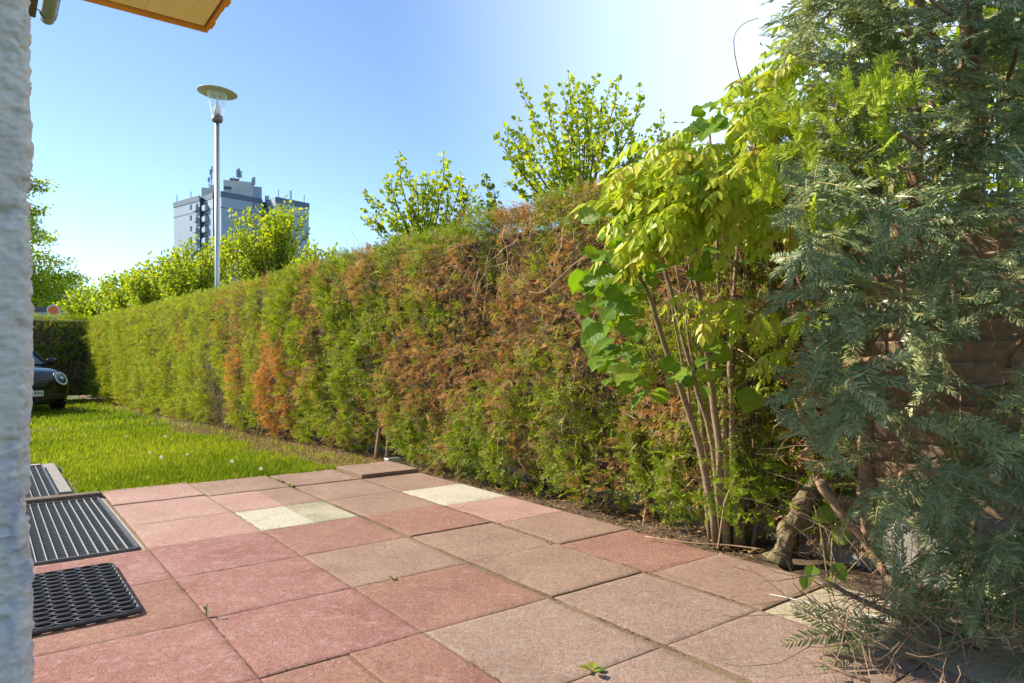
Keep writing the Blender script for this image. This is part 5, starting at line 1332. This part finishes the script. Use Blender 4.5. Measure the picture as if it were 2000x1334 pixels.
for i, (Y, x, y) in enumerate(sprays):
    pos = P(x, y, Y)
    axis = np.array((yr.gauss(-0.25, 0.7), yr.gauss(-0.45, 0.45), yr.gauss(-0.12, 0.35)))
    if x < np.interp(y, ly_, lx_) + 80: axis[0] -= 0.3
    nrm = np.array((yr.gauss(-0.45, 0.4), yr.gauss(-0.6, 0.4), 0.7)); size = yr.uniform(0.24, 0.38)
    pos = pos - unit(axis) * size * 0.4
    if i < 290:
        leaf_at(pos, axis, nrm, size, yr.choice(SP_ME), yew, 'spray')
    else:
        m_ = yr.choice(SPM); v = np.concatenate(m_.v); ax = unit(axis); nz = unit(nrm - np.dot(nrm, ax) * ax); ay = np.cross(nz, ax)
        off_ = joined.n
        joined.v.append(pos + size * (v[:, :1] * ax + v[:, 1:2] * ay + v[:, 2:3] * nz)); joined.t.append(np.concatenate(m_.t) + yr.uniform(0, 0.2)); joined.n += len(v)
        for f in m_.f:
            joined.f.append(('arr', f[1] + off_) if isinstance(f, tuple) and isinstance(f[0], str) else [q + off_ for q in f])
part('foliage', joined, M['yew_needle'], yew, kind='stuff')
for cx, cy, sx, sy, n, Y in ((1525, 225, 28, 18, 12, 2.75), (1555, 290, 16, 45, 16, 2.7), (1515, 345, 22, 30, 10, 2.7), (1650, 210, 20, 16, 9, 2.5), (1725, 205, 28, 12, 11, 2.5), (1720, 292, 28, 8, 6, 2.5), (1585, 458, 8, 10, 5, 2.4), (1635, 462, 7, 6, 4, 2.4), (1500, 388, 18, 8, 6, 2.6), (1700, 350, 12, 10, 4, 2.5), (1540, 655, 16, 8, 5, 2.6), (1690, 230, 20, 10, 5, 2.5)):
    for i in range(n):
        pos = P(cx + yr.gauss(0, sx), cy + yr.gauss(0, sy), Y + yr.gauss(0, 0.08))
        leaf_at(pos, np.array((yr.gauss(-0.1, 0.6), yr.gauss(-0.3, 0.4), yr.gauss(0.6, 0.4))), np.array((yr.gauss(0, 0.4), -1, 0.5)), yr.uniform(0.09, 0.14), yr.choice(TP_ME), yew, 'young_shoot')
k = MB()                                               # dead thin twigs, mostly low down
for i in range(620):
    if i < 300:
        x = yr.uniform(1610, 2010); y = yr.uniform(1080, 1340); Y = yr.uniform(1.95, 2.6) if y > 1180 else yr.uniform(2.3, 2.9)
    else:
        x = yr.uniform(1560, 2010); y = yr.uniform(450, 1080); Y = yr.uniform(2.5, 3.25)
    p = P(x, y, Y)
    if p[2] < 0.02: p[2] = yr.uniform(0.02, 0.12)
    pts = wander(p, np.array((yr.gauss(-0.2, 0.8), yr.gauss(0, 0.5), yr.gauss(0.1, 0.6))), yr.uniform(0.12, 0.42), 6, 0.30, yr)
    pts = [np.array((a[0], a[1], max(a[2], 0.012))) for a in pts]
    k.tube(pts, np.linspace(yr.uniform(0.0012, 0.0028), 0.0007, 7), 3, cap=False)
M['dead_twig'] = simple('dead_twig', (0.24, 0.155, 0.085), 0.85, var=0.35, scale=30)
part('dead_twigs', k, M['dead_twig'], yew, kind='stuff')

# ------------------------------------------------------------------ shrub and tree mass beyond the fence
def leafy_mass(name, label, cat, base, blobs, n, lsize, mat, seed):
    rg = np.random.default_rng(seed); root = thing(name, base, label, cat); base = np.array(base, float)
    br = MB(); L = []
    for c, rad in blobs:
        c = np.array(c, float)
        br.tube([base, base * 0.4 + c * 0.6 + rg.normal(0, 0.1, 3), c], [0.035, 0.02, 0.006], 6)
        for j in range(7):
            e = c + rg.normal(0, 1, 3) * np.array(rad) * 0.6; br.tube([c - (c - base) * 0.1, (c + e) / 2 + rg.normal(0, 0.03, 3), e], [0.012, 0.007, 0.003], 4)
        L.append(c + rg.normal(0, 0.62, (n // len(blobs), 3)) * np.array(rad))
    part('branches', br, M['bark'], root, True)
    L = np.concatenate(L); m_ = len(L); lf = MB()
    place(lf, SIM, L, rg.normal(0, 1, (m_, 3)) - UP * 0.3, rg.normal(0, 0.7, (m_, 3)) + UP * 0.6, lsize * rg.uniform(0.6, 1.2, m_), np.clip(rg.normal(0.6, 0.22, m_), 0, 1))
    part('crown', lf, mat, root, kind='stuff')
leafy_mass('garden_shrub', 'sunlit yellow-green shrub glowing through gaps in the yew above the fence', 'shrub', (3.2, 4.6, -0.1),
   [((2.1, 4.5, 1.5), (0.45, 0.4, 0.5)), ((2.9, 4.6, 1.7), (0.5, 0.4, 0.5)), ((2.5, 4.8, 2.3), (0.5, 0.4, 0.5)), ((3.4, 4.5, 2.2), (0.5, 0.4, 0.55)), ((3.2, 4.6, 2.9), (0.4, 0.4, 0.45)), ((3.9, 4.6, 1.4), (0.5, 0.5, 0.6)), ((2.7, 5.0, 3.0), (0.5, 0.4, 0.4)), ((3.7, 4.8, 3.3), (0.5, 0.4, 0.45)), ((2.2, 4.7, 2.0), (0.4, 0.35, 0.4))], 8600, 0.085, M['leaf_spring'], 90)
leafy_mass('garden_shrub', 'dark green leafy bush in shade behind the hazel stems', 'shrub', (2.0, 4.6, -0.1),
   [((1.75, 4.45, 0.5), (0.35, 0.3, 0.4)), ((2.0, 4.5, 1.1), (0.4, 0.3, 0.4)), ((2.4, 4.3, 0.6), (0.35, 0.3, 0.4))], 2200, 0.06, M['leaf_tree'], 91)

# ------------------------------------------------------------------ small plants
def ivy_leaf(seed):
    mb = MB(); rim = [(0, 0), (0.12, 0.36), (0.42, 0.46), (0.62, 0.36), (1.0, 0.0), (0.62, -0.36), (0.42, -0.46), (0.12, -0.36)]
    mb.add([(x, y, 0.16 * abs(y) - 0.15 * x * x) for x, y in rim] + [(0.45, 0, -0.03)], [(8, i, (i + 1) % 8) for i in range(8)], 0.5); return mb
M['ivy'] = leaf_mat('ivy_leaf', [(0.2, (0.06, 0.15, 0.02)), (0.7, (0.15, 0.27, 0.03)), (1.0, (0.34, 0.36, 0.05))], 0.35, 0.35, 0.5, objrand=0.5)
IV = [ivy_leaf(i).mesh('leaf', M['ivy']) for i in range(2)]
def little_plant(name, label, base, leaves, stem=True):
    root = thing(name, base, label, 'plant'); k = MB(); b0 = np.array(base, float)
    for pos, axis, nrm, size in leaves:
        pos = np.array(pos, float)
        k.tube([b0, (b0 + pos) / 2 + np.array((0, 0, 0.004)), pos], 0.0016 if size < 0.04 else 0.003, 4)
        leaf_at(pos, np.array(axis, float), np.array(nrm, float), size, random.choice(IV), root)
    part('stem', k, M['stalk'], root)
b0 = P(1620, 1120, 3.0); b0[2] = -0.03
lv = [(P(1590, 1105, 2.95), (-0.4, -0.4, -0.5), (-0.2, -0.8, 0.6), 0.07), (P(1628, 1100, 2.9), (0.3, -0.5, -0.6), (0.1, -0.9, 0.5), 0.085), (P(1575, 1125, 2.95), (-0.3, -0.3, -0.7), (-0.1, -1, 0.3), 0.06), (P(1690, 1080, 2.95), (0.6, -0.3, -0.1), (0, -0.6, 0.8), 0.08), (P(1600, 1020, 3.15), (0.2, -0.4, 0.6), (0.1, -1, 0.3), 0.12), (P(1625, 1050, 3.1), (0.5, -0.3, 0.3), (0, -0.9, 0.4), 0.10), (P(1612, 1130, 2.9), (0.2, -0.6, -0.4), (0.1, -0.7, 0.7), 0.05)]
little_plant('ivy_plant', 'small broad-leaved ivy at the yew trunk beside the patio edge', b0, lv)
def weed(px, py, name, label, n, size, up):
    Y = F / (py - HY); b_ = P(px, py, Y); b_[2] = -0.002
    r_ = random.Random(px); lv = []
    for i in range(n):
        a = 2 * math.pi * i / n + r_.uniform(-0.4, 0.4); d = np.array((math.cos(a), math.sin(a), 0))
        h = up * (i + 1) / n
        lv.append((b_ + d * size * 0.3 + UP * (0.004 + h), d + UP * r_.uniform(0.2, 0.9), UP - d * 0.5, size * r_.uniform(0.7, 1.1)))
    little_plant(name, label, b_, lv)
weed(1158, 1314, 'patio_weed', 'three-leaved green weed in the joint at the bottom of the patio', 4, 0.036, 0.012)
weed(766, 1132, 'patio_weed', 'tiny green weed in the middle of a red slab joint', 5, 0.016, 0.008)
weed(403, 1205, 'patio_weed', 'thin tall weed in the joint right of the doormat', 9, 0.013, 0.05)
weed(565, 950, 'patio_weed', 'small weed in the joint crossing near the lawn', 5, 0.03, 0.012)
weed(545, 941, 'patio_weed', 'small weed by the lawn edge of the patio joints', 4, 0.03, 0.01)
weed(1069, 1061, 'patio_weed', 'faint weed tuft in the joint near the hedge shadow', 6, 0.014, 0.012)
# thuja sprig low in front of the hazel stems, with its own little trunk
sp = thing('thuja_sprig', P(1400, 1045, 3.6) * np.array((1, 1, 0)) + np.array((0, 0, -0.04)), 'fresh green conifer sprig in front of the hazel stems', 'sprig')
k = MB(); tp = [P(1400, 1045, 3.6), P(1415, 980, 3.5), P(1440, 920, 3.45)]; tp[0][2] = -0.04; k.tube(tp, [0.005, 0.004, 0.002], 5); part('stem', k, M['twig'], sp)
k = MB(); rg = np.random.default_rng(8); n = 70
pos = np.array([P(1430 + rg.normal(0, 38), 945 + rg.normal(0, 38), 3.45 + rg.normal(0, 0.06)) for _ in range(n)])
place(k, FR_A[0], pos, np.array((0.2, -0.4, -0.5)) + rg.normal(0, 0.45, (n, 3)), np.array((0, -0.8, 0.5)) + rg.normal(0, 0.4, (n, 3)), rg.uniform(0.06, 0.11, n), np.clip(rg.normal(0.24, 0.08, n), 0, 0.45))
part('foliage', k, M['thuja'], sp, kind='stuff')
# grey junction box half hidden at the hedge foot
jb = MB(); q = W(5.88, 3.06, 0.0); jb.box(q + UP * 0.0, (0.04, 0.07, 0.03), D1, D2, bev=0.006)
o = link('junction_box', jb.mesh('junction_box', M['steel'], q), tuple(q)); tag(o, 'small grey metal box at the hedge foot behind the raised slab', 'box')
